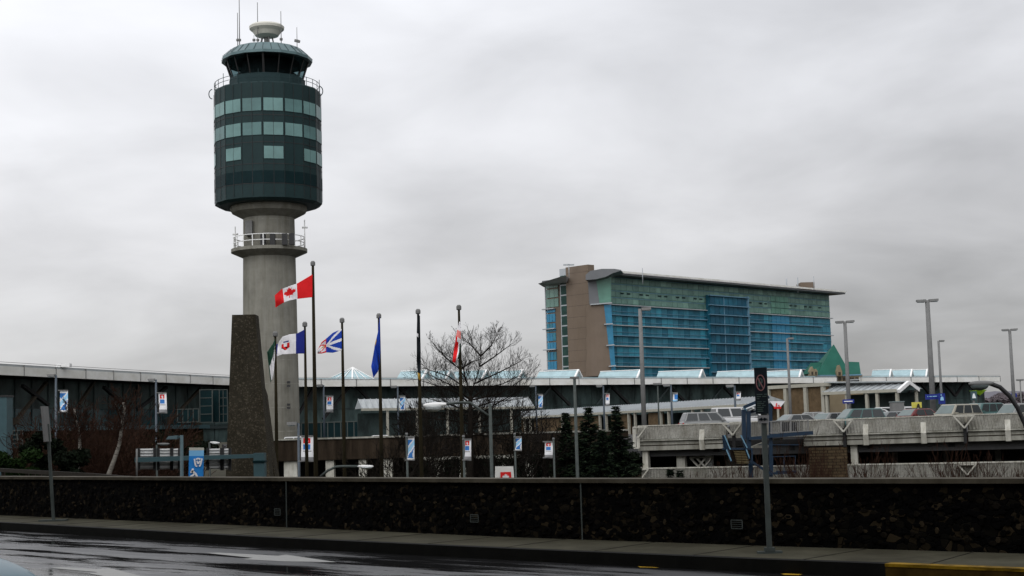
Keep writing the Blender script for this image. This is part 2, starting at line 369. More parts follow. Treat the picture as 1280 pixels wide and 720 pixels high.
# ================================================================ SETTING
GZ = -6.0
gm = MB(); gm.add([(-4000, -300, GZ), (4000, -300, GZ), (4000, 8000, GZ), (-4000, 8000, GZ)], [(0, 1, 2, 3)]); gm.build('ground', 'soil', kind='structure')
WB = [PZ(px, py, .15) for px, py in ((-300, 637), (0, 644), (320, 657.5), (640, 671.5), (960, 682.5), (1280, 692), (1500, 697))]
KB = [PZ(px, py, .15) for px, py in ((-300, 645), (0, 653.5), (320, 671.5), (640, 686.5), (960, 700), (1110, 705.5), (1280, 712), (1500, 720))]
def ext(pts, k):
    a = pts[0]+(pts[0]-pts[1]).normalized()*k; b = pts[-1]+(pts[-1]-pts[-2]).normalized()*k
    return [a]+pts+[b]
WBx = ext(WB, 60); KBx = ext(KB, 60)
def offs(pts, d):
    out = []
    for i, p in enumerate(pts):
        t = (pts[min(i+1, len(pts)-1)]-pts[max(i-1, 0)]); t = Vector((t.x, t.y, 0)).normalized(); n = Vector((-t.y, t.x, 0))
        out.append(Vector((p.x, p.y, 0))+n*d)
    return out
def ribbon(mb, A, B, z0, z1):
    """solid strip between polylines A and B from z0 to z1"""
    n = len(A); vs = [(p.x, p.y, z0) for p in A]+[(p.x, p.y, z1) for p in A]+[(p.x, p.y, z1) for p in B]+[(p.x, p.y, z0) for p in B]
    fs = []
    for r in range(4):
        r2 = (r+1) % 4
        for i in range(n-1): fs.append((r*n+i, r*n+i+1, r2*n+i+1, r2*n+i))
    fs += [(0, n, 2*n, 3*n), (n-1, 4*n-1, 3*n-1, 2*n-1)]
    mb.add(vs, fs)
wall_u = (WB[-2]-WB[1]); wall_u.z = 0; wall_u.normalize()
nn = Vector((wall_u.y, -wall_u.x, 0))
if nn.y > 0: nn = -nn        # towards the camera side
NEAR = [p+nn*60 for p in offs(KBx, 0)]
K0 = offs(KBx, 0); W0 = offs(WBx, 0)
m = MB(); ribbon(m, K0, NEAR, -6.2, 0.0); m.build('road', 'wet_asphalt', kind='structure')
m = MB(); ribbon(m, [Vector((p.x, p.y, 0)) for p in K0], offs(WBx, .6)[:0] or [w for w in W0[:1]]+W0[1:] if len(K0) == len(W0) else W0, 0, .1) if False else None
# sidewalk: triangulated strip between kerb and wall lines (different counts, so resample)
def resample(pts, n):
    ls = [0]
    for a, b in zip(pts, pts[1:]): ls.append(ls[-1]+(b-a).length)
    out = []
    for k in range(n):
        t = ls[-1]*k/(n-1); i = max(j for j in range(len(ls)) if ls[j] <= t+1e-9); i = min(i, len(pts)-2)
        out.append(pts[i].lerp(pts[i+1], (t-ls[i])/(ls[i+1]-ls[i])))
    return out
def flat(pts): return [Vector((p.x, p.y, 0)) for p in pts]
NS = 700
Wr = resample(flat(WBx), NS); Kr = resample(flat(KBx), NS)
kerb_w = .16
Ki = offs(Kr, kerb_w); 
m = MB(); ribbon(m, [p+Vector((0, 0, 0)) for p in Ki], offs(Wr, .3), -.02, .15); m.build('sidewalk', 'sidewalk', kind='structure')
M('joint', (.018, .017, .013), .9, var=.2, scale=3)
m = MB(); acc = 0
for i in range(1, NS-1):
    acc += (Kr[i]-Kr[i-1]).length
    if acc > 1.5 and abs(Kr[i].x) < 14:
        acc = 0; a = Ki[i]; j = min(range(NS), key=lambda q: (Wr[q]-Ki[i]).length); b = Wr[j]; m.beam((a.x, a.y, .1515), (b.x, b.y, .1515), .022, .005)
m.build('sidewalk_joints', 'joint', kind='structure')
# kerb stones: dark wet kerb, then the stretch painted yellow
ky = flat([KB[5]])[0]
iy = min(range(NS), key=lambda i: (Kr[i]-ky).length)
m = MB(); ribbon(m, Kr[:iy+1], Ki[:iy+1], -.02, .156); m.build('kerb', 'kerb', kind='structure')
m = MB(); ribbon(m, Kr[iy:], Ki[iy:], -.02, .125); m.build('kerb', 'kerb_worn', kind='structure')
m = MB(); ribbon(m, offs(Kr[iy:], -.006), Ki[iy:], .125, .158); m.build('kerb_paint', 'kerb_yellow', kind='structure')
# gutter water / seam sheet lines and road paint
def decal(name, pts, mt, z, extra=None):
    mb = MB(); q = [PZ(a, b, 0) for a, b in pts]; mb.add([(p.x, p.y, z) for p in q], [tuple(range(len(q)))]); 
    return mb.build(name, mt, kind='structure')
decal('road_arrow_marking', [(257, 691.5), (272, 691), (348, 695.0), (357, 693.5), (421, 703), (355, 702), (302, 699.3), (316, 697.6)], 'paint_white_road', .004)
decal('road_arrow_marking', [(63, 710.3), (78, 709), (122, 711.6), (136, 710.3), (184, 722), (150, 724), (112, 717.5), (122, 715.5)], 'paint_white_road', .004)
for x0, x1, y in ((383, 401, 683.8), (573, 592, 694.3), (797, 826, 708.4), (976, 1003, 717.6), (116, 128, 668.2)):
    decal('road_edge_marking', [(x0, y), (x0+(x1-x0)*.4, y-.9), (x1, y+.6), (x1-5, y+1.6), (x0+4, y+1.1)], 'paint_yellow', .004)
# stone retaining wall with its concrete cap
wt = thing('stone_wall', (WB[3].x, WB[3].y, .15), 'low dark rubble stone wall with a pale concrete cap running along the sidewalk', 'wall')
wtop = .145+.86
m = MB(); ribbon(m, Wr, offs(Wr, .32), -6, wtop-.045)
part(m, 'wall_body', 'rubble', wt)
m = MB(); ribbon(m, offs(Wr, -.05), offs(Wr, .38), wtop-.045, wtop+.012); part(m, 'wall_cap', 'wall_cap', wt)
# protruding stones scattered over the face
m = MB()
WF = resample(flat(WB), 600)
for k in range(4200):
    i = rnd.randrange(len(WF)-1); p = WF[i]; t = (WF[i+1]-p).normalized(); n = Vector((t.y, -t.x, 0)); 
    if n.y > 0: n = -n
    z = rnd.uniform(.2, wtop-.14); w = rnd.uniform(.025, .075); h = rnd.uniform(.02, .055)
    c = Vector((p.x, p.y, z)); o_ = n*rnd.uniform(.01, .03); pts = []
    kk = 6; 
    base = [c+t*(w*math.cos(2*math.pi*j/kk)*rnd.uniform(.75, 1.1))+Vector((0, 0, h*math.sin(2*math.pi*j/kk)*rnd.uniform(.75, 1.1)))-n*.01 for j in range(kk)]
    top = [c+(b-c)*.75+o_ for b in base]
    m.cur = rnd.choice((0,)*12+(1,)*4+(2,)); m.add(base+top, [tuple(range(kk, 2*kk))]+[(j, (j+1) % kk, kk+(j+1) % kk, kk+j) for j in range(kk)])
M('st_a', (.0015, .0013, .0012), .95, var=.5, scale=6); M('st_b', (.007, .0055, .0035), .9, var=.5, scale=6); M('st_c', (.028, .021, .012), .85, var=.5, scale=6)
part(m, 'face_stones', ['st_a', 'st_b', 'st_c'], wt)
for px in (355, 722, 1274):    # expansion joints
    i = min(range(len(WF)), key=lambda i: abs(640+1830*WF[i].x/WF[i].y-px)); p = WF[i]; t = (WF[min(i+1, 599)]-WF[i-1]).normalized(); n = Vector((t.y, -t.x, 0)); n = n if n.y < 0 else -n
    a = p+n*.035; b = p-n*.02; m = MB(); m.beam((a.x, a.y, .15), (a.x, a.y, wtop-.05), .02, .02); part(m, 'expansion_joint', 'galv', wt)
for px, py in ((589, 648), (912, 655.5), (345, 640)):          # wall grilles
    i = min(range(len(WF)), key=lambda i: abs(640+1830*WF[i].x/WF[i].y-px)); p = WF[i]; t = (WF[min(i+1, 599)]-WF[i-1]).normalized(); n = Vector((t.y, -t.x, 0)); n = n if n.y < 0 else -n
    z = ZA(px, py, p.y); c = Vector((p.x, p.y, z))+n*.05; m = MB(); w, h = .085, .055
    for dz in (-h, h): m.beam(c-t*w+Vector((0, 0, dz)), c+t*w+Vector((0, 0, dz)), .012)
    for dx in (-w, w): m.beam(c+t*dx-Vector((0, 0, h-.007)), c+t*dx+Vector((0, 0, h-.007)), .012)
    for k in range(3): m.beam(c-t*(w-.008)+Vector((0, 0, -h*.5+k*h*.5)), c+t*(w-.008)+Vector((0, 0, -h*.5+k*h*.5)), .006)
    part(m, 'drain_grille', 'galv', wt)
# unseen building added to shade the roadside (its edge runs along the road)
bk = nn*7.0
bt = thing('roadside_shade_block', (bk.x, bk.y, 0), 'unseen concrete block with open decks, added behind the camera to shade the roadside', 'shade block')
m = MB()
c0 = nn*8
for k in range(7):
    z = 2.6+k*3.1
    m.hexa([c0-wall_u*90+Vector((0, 0, z)), c0+wall_u*90+Vector((0, 0, z)), c0+wall_u*90+nn*30+Vector((0, 0, z)), c0-wall_u*90+nn*30+Vector((0, 0, z))],
           [c0-wall_u*90+Vector((0, 0, z+1.5)), c0+wall_u*90+Vector((0, 0, z+1.5)), c0+wall_u*90+nn*30+Vector((0, 0, z+1.5)), c0-wall_u*90+nn*30+Vector((0, 0, z+1.5))])
part(m, 'parapet', 'concrete_brown', bt)
m = MB()
for k in range(-11, 12):
    a = c0+nn*.6+wall_u*(k*8)+wall_u*3; m.beam((a.x, a.y, .0), (a.x, a.y, 21), .6, .6)
part(m, 'shade_block_column', 'concrete_brown', bt)
m = MB(); a = c0+nn*3
m.hexa([a-wall_u*89, a+wall_u*89, a+wall_u*89+nn*.5, a-wall_u*89+nn*.5], [q+Vector((0, 0, 21)) for q in (a-wall_u*89, a+wall_u*89, a+wall_u*89+nn*.5, a-wall_u*89+nn*.5)])
part(m, 'back_wall', 'steel_dark', bt)
# ================================================================ UPPER DECK (departures level, one slab from the viaduct to the terminal)
V = Frame(290, 124, 800, 124)
PK = Frame(797, 103, 1280, 94.5)
def slab(name, pts, z0, z1, mt):
    mb = MB(); n = len(pts); mb.add([(p[0], p[1], z0) for p in pts]+[(p[0], p[1], z1) for p in pts], [tuple(range(n)), tuple(range(n, 2*n))]+[(i, (i+1) % n, n+(i+1) % n, n+i) for i in range(n)])
    return mb.build(name, mt, kind='structure')
v0 = V.pt(0, .3, 0); v1 = V.pt(V.len, .3, 0); k0 = PK.pt(0, .5, 0); k1 = PK.pt(PK.len+30, .5, 0)
slab('departures_deck', [(v0.x, v0.y), (8.8, v0.y), (k0.x, k0.y), (k1.x, k1.y), (190, 420), (-20, 262), (-45, 225)], -.4, .75, 'asphalt_deck')
# ================================================================ TERMINAL
HR = 10.0
def tp(px, py): Y = HR*FPX/(H(px)-py); p = P(px, py, Y); return p
TL = [tp(-160, 444.5), tp(0, 454.6), tp(150, 463.6), tp(285, 471.0), tp(375, 473.6), tp(540, 473.3), tp(700, 472.6), tp(880, 472.0), tp(1046, 470.9)]
TR = [tp(1076, 471.2), tp(1160, 470.6), tp(1250, 470.2)]
for q in TL+TR: q.z = EYE+HR
term = thing('terminal_building', (TL[4].x, TL[4].y, GZ), 'long airport terminal with a pale flat roof edge over dark glass walls', 'terminal')
TLs = resample(flat(TL), 60); TRs = resample(flat(TR), 14)
def tb(line, d0, d1, z0, z1, name, mt, par=term):
    mb = MB(); ribbon(mb, offs(line, d0), offs(line, d1), z0, z1); return part(mb, name, mt, par)
zt = EYE+HR
roofp = None
for line in (TLs, TRs):
    fa = tb(line, -.02, .5, zt-1.42, zt-.3, 'roof_fascia', 'fascia')
    tb(line, .15, .5, zt-.3, zt, 'roof_upstand', 'roof_light', fa)
    tb(line, .5, 30, zt-.75, zt-.45, 'roof', 'roof_light')
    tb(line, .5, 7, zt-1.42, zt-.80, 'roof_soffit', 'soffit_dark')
    tb(line, 5.2, 5.6, 1.0, zt-1.43, 'glass_wall', 'terminal_glass')
for line in (TLs[14:], TRs): tb(line, 7, 15, zt-.45, zt+.38, 'rooflight_strip', 'skylight_glass')
# fascia joints and rail posts
m = MB(); mr = MB()
for line, n in ((TLs, 34), (TRs, 7)):
    q = resample(line, n)
    for i, p in enumerate(q):
        m.box(p.x-.08, p.x+.08, p.y-.10, p.y, zt-1.40, zt-.02)
    ribbon(mr, offs(resample(line, 40), .02), offs(resample(line, 40), .10), zt+.18, zt+.23)
part(m, 'fascia_joint', 'steel_grey', term); part(mr, 'roof_rail', 'steel_grey', term)
# mullions: thin posts and transoms in front of the glass
m = MB(); mh = MB()
for line, stp in ((TLs, 3.7), (TRs, 4.6)):
    ln = sum((b-a).length for a, b in zip(line, line[1:])); q = resample(offs(line, 5.1), int(ln/stp))
    for i, p in enumerate(q):
        w = .07 if i % 4 else .16
        m.box(p.x-w/2, p.x+w/2, p.y-.05, p.y+.1, 1.0, zt-1.43)
    for z in (3.9, 6.4): ribbon(mh, offs(line, 5.02), offs(line, 5.15), z, z+.10)
part(m, 'mullion', 'mullion', term); part(mh, 'transom', 'mullion', term)
# diagonal struts holding the roof
for line, px0, px1, n, mt in ((TLs, None, None, 17, 'steel_dark'),):
    pass
def strut(pxa, pya, pxb, pyb, w, mt, d=2.5):
    a_ = []
    for px, py in ((pxa, pya), (pxb, pyb)):
        best = None
        L_ = offs(TLs, d)+offs(TRs, d) if px < 1060 else offs(TRs, d)
        L_ = offs(TLs, d) if px < 1060 else offs(TRs, d)
        for a, b in zip(L_, L_[1:]):
            for k in range(6):
                q = a.lerp(b, k/6); e_ = abs(640+FPX*q.x/q.y*1.0-px)
                if best is None or e_ < best[0]: best = (e_, q)
        a_.append(P(px, py, best[1].y))
    mb = MB(); mb.beam(a_[0], a_[1], w, w*.8); part(mb, 'strut', mt, term)
    return a_
for s in ((19, 527, 58, 478), (213, 526, 250, 486), (248, 527, 284, 486), (99, 505, 118, 477)): strut(*s, .45, 'strut_brown')
for s in ((28, 482, 60, 506), (130, 484, 160, 510), (172, 512, 208, 484), (392, 484, 372, 520), (436, 484, 404, 524), (446, 484, 466, 505), (508, 486, 482, 506), (498, 484, 516, 502)): strut(*s, .5, 'soffit_dark')
for x in (690, 765, 838, 905, 975): 
    strut(x, 484, x+22, 506, .6, 'soffit_dark'); strut(x-2, 484, x-20, 506, .4, 'mullion')
for x in (1148, 1178, 1208): strut(x, 476, x+16, 495, .6, 'soffit_dark'); strut(x-1, 476, x-14, 495, .6, 'soffit_dark')
for px, py in ((19, 524), (213, 523), (248, 524)):
    a_ = strut(px, py-2, px, py+7, .9, 'strut_brown')
# sill band, lower cladding and windows of the left wing
tlw = [q for q in TLs]
left = resample(flat(TL[:4]), 20)
tb(left, 3.4, 6.5, 3.35, 3.95, 'sill_band', 'teal_beam')
tb(left, 4.6, 5.1, GZ, 3.35, 'stone_base', 'cladding')
tb(left, 5.16, 5.19, 3.95, 6.38, 'lower_glazing', 'terminal_glass_teal')
tb(resample(flat(TL[3:6]), 20), 4.6, 5.1, 3.3, 3.7, 'sill_band', 'mullion')
# lower window group (left)
m = MB(); g = MB()
Fw = Frame(-20, 183-8, 60, 183+13)
s0, _ = Fw.hit(9, d=0); s1, _ = Fw.hit(28, d=0)
base = left[3]
def wingrid(pxa, pxb, pya, pyb, Y, nx, ny, par, w=.08):
    g = MB(); m = MB()
    a = P(pxa, pyb, Y); b = P(pxb, pya, Y); x0, x1, z0, z1 = a.x, b.x, a.z, b.z
    g.box(x0, x1, Y+.05, Y+.12, z0, z1); gp = part(g, 'window', 'glass_black', par)
    for i in range(nx+1): x = x0+(x1-x0)*i/nx; m.box(x-w/2, x+w/2, Y-.02, Y+.04, z0, z1)
    for i in range(ny+1): z = z0+(z1-z0)*i/ny; m.box(x0-w/2, x1+w/2, Y-.05, Y-.021, z-w/2, z+w/2)
    part(m, 'window_frame', 'galv', gp)
wingrid(9, 28, 538, 560, 180, 3, 4, term, .16)
# framed windows between the struts, near the monument
for (x0, x1, y0, y1, nx, ny, Y) in ((250, 265, 487, 528, 1, 4, 224), (266, 274, 487, 528, 1, 1, 226), (274, 284, 487, 528, 2, 4, 227), (222, 248, 511, 528, 4, 1, 217)):
    wingrid(x0, x1, y0, y1, Y+3, nx, ny, term, .11)
# ground floor row behind the flagpoles
wingrid(377, 475, 526, 549, 262, 12, 1, term, .18)
# skylights: gabled glass boxes on the roof
def skylight(pxc, pyt, wpx, pyb=469.5):
    bY = None
    i = min(range(len(ALL)), key=lambda i: abs(640+FPX*ALL[i].x/ALL[i].y-pxc)); Y = ALL[i].y+9
    k = (H(pxc)-472)/HR; 
    rz = EYE+(H(pxc)-pyt)*Y/FPX; bz = zt-.6; h = rz-bz
    c = P(pxc, pyb, Y); w = wpx*Y/FPX
    a = R(-24); u = Vector((math.cos(a), math.sin(a), 0)); v = Vector((-math.sin(a), math.cos(a), 0))
    hw = h*1.25
    e1 = Vector((c.x, c.y, bz))+u*w*.5; e0 = e1-u*w
    m = MB(); m.hexa([e0-v*hw, e1-v*hw, e1+v*hw, e0+v*hw], [e0-v*.02+Vector((0, 0, h)), e1-v*.02+Vector((0, 0, h)), e1+v*.02+Vector((0, 0, h)), e0+v*.02+Vector((0, 0, h))])
    sk = part(m, 'skylight', 'skylight_glass', term)
    m = MB()
    for e_ in (e1,):
        for sgn in (-1, 1): m.beam(e_+v*hw*sgn*1.05+u*.15, e_+u*.15+Vector((0, 0, h+.08)), .38, .3)
    m.beam(e0+Vector((0, 0, h+.1)), e1+Vector((0, 0, h+.1)), .2, .15)
    part(m, 'gable_trim', 'white_paint', sk)
ALL = TLs+TRs
for pxc, wpx in ((585, 50), (632, 46), (698, 52), (775, 52), (850, 56), (925, 58), (978, 46), (545, 40), (517, 36)): skylight(pxc, 464.2, wpx)
for pxc, wpx in ((1102, 22), (1126, 26), (1145, 26)): skylight(pxc, 463, wpx, 468)
# pyramid skylight near the tower
Y = 275; c = P(440, 472, Y); ap = P(440, 459, Y); hw = 38*Y/FPX
m = MB(); m.add([(c.x-hw, c.y-5, zt-.5), (c.x+hw, c.y-5, zt-.5), (c.x+hw, c.y+7, zt-.5), (c.x-hw, c.y+7, zt-.5), (ap.x, ap.y+1, ap.z)], [(0, 1, 4), (1, 2, 4), (2, 3, 4), (3, 0, 4), (3, 2, 1, 0)])
sk = part(m, 'skylight', 'skylight_glass', term)
m = MB()
for k in (-.95, -.6, -.3, 0.1, .35, .65, .95): m.beam((c.x+hw*k, c.y-5.05, zt-.45), (ap.x, ap.y+.9, ap.z+.05), .12 if k != .1 else .3, .12)
part(m, 'glazing_bar', 'white_paint', sk)
# satellite-like vent and bird-sized details on the left roof
m = MB()
for px, py in ((80, 457.5),):
    p = P(px, py, 196); m.box(p.x-.9, p.x+.9, p.y-.5, p.y+.5, zt, p.z+.3)
part(m, 'roof_vent', 'white_paint', term)
# ================================================================ VIADUCT in front of the terminal
vd = thing('viaduct', V.pt(V.len/2, 0, GZ), 'elevated departures road with rust-stained brown concrete side behind the flagpoles', 'bridge')
zv = 1.52
m = MB(); m.fbox(V, 0, V.len-1, -.15, .25, zv-.14, zv); part(m, 'parapet_cap', 'concrete', vd)
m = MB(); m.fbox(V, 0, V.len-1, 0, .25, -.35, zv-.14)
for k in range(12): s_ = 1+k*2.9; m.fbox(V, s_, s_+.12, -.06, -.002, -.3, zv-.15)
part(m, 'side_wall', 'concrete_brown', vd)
m = MB(); m.fbox(V, 14.5, V.len-1, -.5, .25, -.62, -.352); part(m, 'ledge', 'concrete', vd)
for px, w in ((362, 1.6), (411, 1.0), (452, .9), (483, 1.2), (545, 1.7), (577, .8), (626, 1.0), (660, 1.0), (700, 1.0), (752, 1.0)):
    s_, _ = V.hit(px); mb = MB(); mb.fbox(V, s_-w*.35, s_+w*.35, .3, 1.5, GZ, -.4); part(mb, 'column', 'concrete_pale', vd)
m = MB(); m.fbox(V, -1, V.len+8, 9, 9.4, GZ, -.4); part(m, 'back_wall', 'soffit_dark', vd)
# lower access ramp edge (light line rising to the parkade)
Rf = Frame(640, 96, 800, 100)
zs0 = ZA(640, 599, 96); zs1 = ZA(797, 584, 100)
rp = thing('access_ramp', Rf.pt(0, 0, GZ), 'lower ramp with a thin pale parapet edge rising to the parkade behind the conifers', 'ramp')
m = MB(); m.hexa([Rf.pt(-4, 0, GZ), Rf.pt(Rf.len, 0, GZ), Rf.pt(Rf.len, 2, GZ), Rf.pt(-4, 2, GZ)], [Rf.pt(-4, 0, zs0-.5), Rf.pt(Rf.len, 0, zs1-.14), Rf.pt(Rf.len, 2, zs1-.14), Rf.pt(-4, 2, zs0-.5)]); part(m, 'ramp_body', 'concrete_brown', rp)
m = MB(); m.hexa([Rf.pt(-4, -.1, zs0-.5), Rf.pt(Rf.len, -.1, zs1-.13), Rf.pt(Rf.len, .2, zs1-.13), Rf.pt(-4, .2, zs0-.5)], [Rf.pt(-4, -.1, zs0-.33), Rf.pt(Rf.len, -.1, zs1), Rf.pt(Rf.len, .2, zs1), Rf.pt(-4, .2, zs0-.33)]); part(m, 'ramp_edge', 'concrete', rp)
# ================================================================ CANOPIES
def canopy(name, F, pxs, top, eave, cols, label, depth=5, colw=.28, zfloor=.75, gable=False, panels=(), back=True):
    """pxs = (left, right) ; top/eave = heights at the two ends"""
    t = thing(name, F.pt(0, 0, zfloor), label, 'canopy')
    s0, _ = F.hit(pxs[0]); s1, _ = F.hit(pxs[1])
    m = MB(); e0, e1 = eave; t0, t1 = top
    m.add([F.pt(s0, 0, e0), F.pt(s1, 0, e1), F.pt(s1, depth/2, t1), F.pt(s0, depth/2, t0), F.pt(s1, depth, e1), F.pt(s0, depth, e0)], [(0, 1, 2, 3), (3, 2, 4, 5), (1, 4, 2), (0, 3, 5), (0, 5, 4, 1)])
    rf = part(m, 'roof', 'roof_light', t)
    m = MB(); n = int((s1-s0)/.75)
    for k in range(n+1):
        f = k/n; a = F.pt(s0+(s1-s0)*f, -.02, e0+(e1-e0)*f+.03); b = F.pt(s0+(s1-s0)*f, depth/2, t0+(t1-t0)*f+.05); m.beam(a, b, .07, .07)
    part(m, 'roof_seam', 'fin', rf)
    m = MB(); m.hexa([F.pt(s0-.1, -.12, e0-.3), F.pt(s1+.1, -.12, e1-.3), F.pt(s1+.1, .1, e1-.3), F.pt(s0-.1, .1, e0-.3)], [F.pt(s0-.1, -.12, e0), F.pt(s1+.1, -.12, e1), F.pt(s1+.1, .1, e1), F.pt(s0-.1, .1, e0)])
    part(m, 'eave_beam', 'cream_paint', t)
    for px in cols:
        s_, _ = F.hit(px); f = (s_-s0)/(s1-s0); z1 = e0+(e1-e0)*f-.3
        mb = MB(); mb.fbox(F, s_-colw/2, s_+colw/2, .02, .02+colw, zfloor, z1); part(mb, 'column', 'cream_paint', t)
    for (pa, pb, mt) in panels:
        a, _ = F.hit(pa); b, _ = F.hit(pb); f = (a-s0)/(s1-s0); mb = MB(); mb.fbox(F, a, b, .5, .7, zfloor, e0+(e1-e0)*f-.4); part(mb, 'infill_panel', mt, t)
    if back:
        mb = MB(); mb.fbox(F, s0+.3, s1-.3, depth-.3, depth, zfloor, min(eave)-.31); part(mb, 'glazed_back', 'terminal_glass', t)
    return t, s0, s1
def zz_(px, py, F): return F.hit(px, py)[1]
FA = Frame(453, 178, 665, 184)
canopy('walkway_canopy', FA, (453, 668), (zz_(470, 498, FA), zz_(650, 496, FA)), (zz_(453, 510.5, FA), zz_(660, 508, FA)), (485, 522, 560, 600, 640), 'pale metal walkway canopy with hipped end seen between the flagpoles and the bare tree')
FB = Frame(640, 225, 938, 154)
tB, s0, s1 = canopy('walkway_canopy', FB, (575, 938), (zz_(575, 518.5, FB), zz_(938, 495.5, FB)), (zz_(575, 525.5, FB), zz_(938, 504.5, FB)),
   (590, 620, 655, 662, 702, 749, 757, 785, 793, 825, 835, 865, 877, 905), 'long ribbed white walkway canopy sloping up to the right above the parkade', depth=5,
   panels=((600, 632, 'stone_tan'), (634, 652, 'stone_tan'), (664, 698, 'stone_tan'), (706, 745, 'stone_tan'), (760, 784, 'stone_tan'), (806, 824, 'stone_tan')))
FC = Frame(1030, 150, 1135, 143)
zr = zz_(1050, 479.5, FC); ze = zz_(1050, 487, FC)
tC, s0, s1 = canopy('entrance_canopy', FC, (1030, 1124), (zz_(1030, 479, FC), zz_(1124, 477.5, FC)), (zz_(1030, 490, FC), zz_(1124, 486, FC)), (1034, 1059, 1084, 1097, 1122), 'gabled metal entrance canopy on white columns beside the stone-clad wall', depth=4.6,
   panels=())
# gable end towards the right
a = FC.pt(s1, 0, 0); w2 = 28*143/FPX
m = MB(); zt_, ze_ = zz_(1135, 477, FC), zz_(1124, 487.5, FC)
Pa, Pb, Pc = P(1123, 489, 143), P(1135.5, 478, 144.5), P(1148, 487.5, 146)
for a_, b_ in ((Pa, Pb), (Pb, Pc)): m.beam(a_, b_, .3, .35)
part(m, 'gable_trim', 'white_paint', tC)
m = MB(); m.prism([P(1124, 488, 144.5), P(1135.5, 479, 144.8), P(1146, 487.5, 145.0)], (0, .2, 0)); part(m, 'gable_infill', 'terminal_glass', tC)
m = MB(); m.prism([P(1030, 478.6, 150.5), P(1135.5, 477.5, 144.6), P(1148, 487, 146.2), P(1060, 487, 156)], (0, 0, .12)); part(m, 'far_roof_slope', 'roof_light', tC)
p = P(1146, 500, 146); m = MB(); m.box(p.x-.15, p.x+.15, p.y, p.y+.3, .75, ZA(1146, 488, 146)); part(m, 'column', 'cream_paint', tC)
# stone-clad wall with white columns
FS = Frame(956, 158, 1032, 150)
sw = thing('stone_clad_wall', FS.pt(0, 0, .75), 'tall brown stone-clad wall divided by white posts beneath the green-roofed building', 'wall')
z1 = zz_(990, 482.5, FS); s0, _ = FS.hit(958); s1, _ = FS.hit(1031)
m = MB(); m.fbox(FS, s0, s1, .3, .8, .75, z1-.2); part(m, 'stone_panel', 'stone_tan', sw)
m = MB(); m.fbox(FS, s0-.2, s1+.2, -.05, .9, z1-.2, z1+.15); part(m, 'top_beam', 'cream_paint', sw)
for px in (961, 982.5, 1007.5, 1029.5):
    s_, _ = FS.hit(px); mb = MB(); mb.fbox(FS, s_-.22, s_+.22, 0, .28, .75, z1-.2); part(mb, 'post', 'cream_paint', sw)
# ================================================================ CONTROL TOWER
YT = 150.0; tc0 = P(336, 260, YT); TX, TY = tc0.x, YT
k_ = YT/FPX
tw = thing('control_tower', (TX, TY, GZ), 'tall concrete control tower with a dark teal office cylinder and a flared cab', 'tower')
RB = 67.2*k_
def zf(py, rad=RB): return P(336, py, YT-rad).z       # height of something seen on the front side
rs = 33*k_
zbB = zf(247); ztB = zf(102)
# shaft, slightly tapering, with formwork rings
zs_top = zf(258, rs)
m = MB(); m.lathe((TX, TY, 0), [(rs*1.10, GZ), (rs*1.04, 8), (rs*1.0, 18), (rs*.965, zs_top)], 48, 0, smooth=False); sh = part(m, 'shaft', 'concrete_tower', tw)
m = MB()
for k in range(16):
    z = GZ+1+k*2.4
    if z < zs_top-1: 
        rr = rs*(1.10-.135*(z-GZ)/(zs_top-GZ)); m.lathe((TX, TY, z), [(rr*1.0, 0), (rr*1.003, .03), (rr*1.0, .06)], 48)
part(m, 'formwork_joint', 'concrete', sh)
m = MB()
for px, py in ((361, 478), (361, 482.5), (361, 506), (361, 510)): p = P(px, py, YT-rs*1.02+.25); m.box(p.x-.15, p.x+.15, p.y-.3, p.y+.1, p.z-.1, p.z+.12)
part(m, 'vent_pipe', 'steel_dark', sh)
p = P(312, 284, YT-rs*.8); m = MB(); m.box(p.x-.35, p.x+.35, p.y-.6, p.y+.4, p.z-.9, p.z+.6); part(m, 'hatch', 'steel_grey', sh)
# ring balcony
rbc = 47.5*k_; zb1 = zf(306.5, rbc); zb0 = zb1-.3
m = MB(); m.lathe((TX, TY, 0), [(rs*.97, zb0-.55), (rbc*.93, zb0-.1), (rbc, zb0+.02), (rbc, zb0+.35), (rs*.97, zb0+.35)], 48); bal = part(m, 'balcony_slab', 'concrete_tower', tw)
m = MB(); rr = rbc*.93
def ringpts(r, z, n=48): return [(TX+r*math.cos(2*math.pi*i/n), TY+r*math.sin(2*math.pi*i/n), z) for i in range(n+1)]
for dz in (.7, 1.3): m.tube(ringpts(rr, zb0+.35+dz-.1), .05, 5)
for i in range(20):
    a = 2*math.pi*i/20; x, y = TX+rr*math.cos(a), TY+rr*math.sin(a); m.beam((x, y, zb0+.3), (x, y, zb0+1.6), .09)
part(m, 'railing', 'white_paint', bal)
m = MB()
for px, z in ((329, 0), (341, 0), (356, 0), (365, 0)): p = P(px, 299, YT-rs-.6); m.box(p.x-.25, p.x+.25, p.y-.3, p.y+.2, zb0+.35, zb0+1.5)
part(m, 'equipment_box', 'steel_dark', bal)
for px, h in ((294, 2.4), (381, 2.9)):
    p = P(px, 300, YT-1); m = MB(); m.tube([(p.x, p.y, zb0+.3), (p.x, p.y, zb0+.3+h)], .06, 5); m.tube([(p.x-.25, p.y, zb0+h-.5), (p.x+.3, p.y, zb0+h-.5)], .1, 5); part(m, 'antenna', 'white_paint', tw)
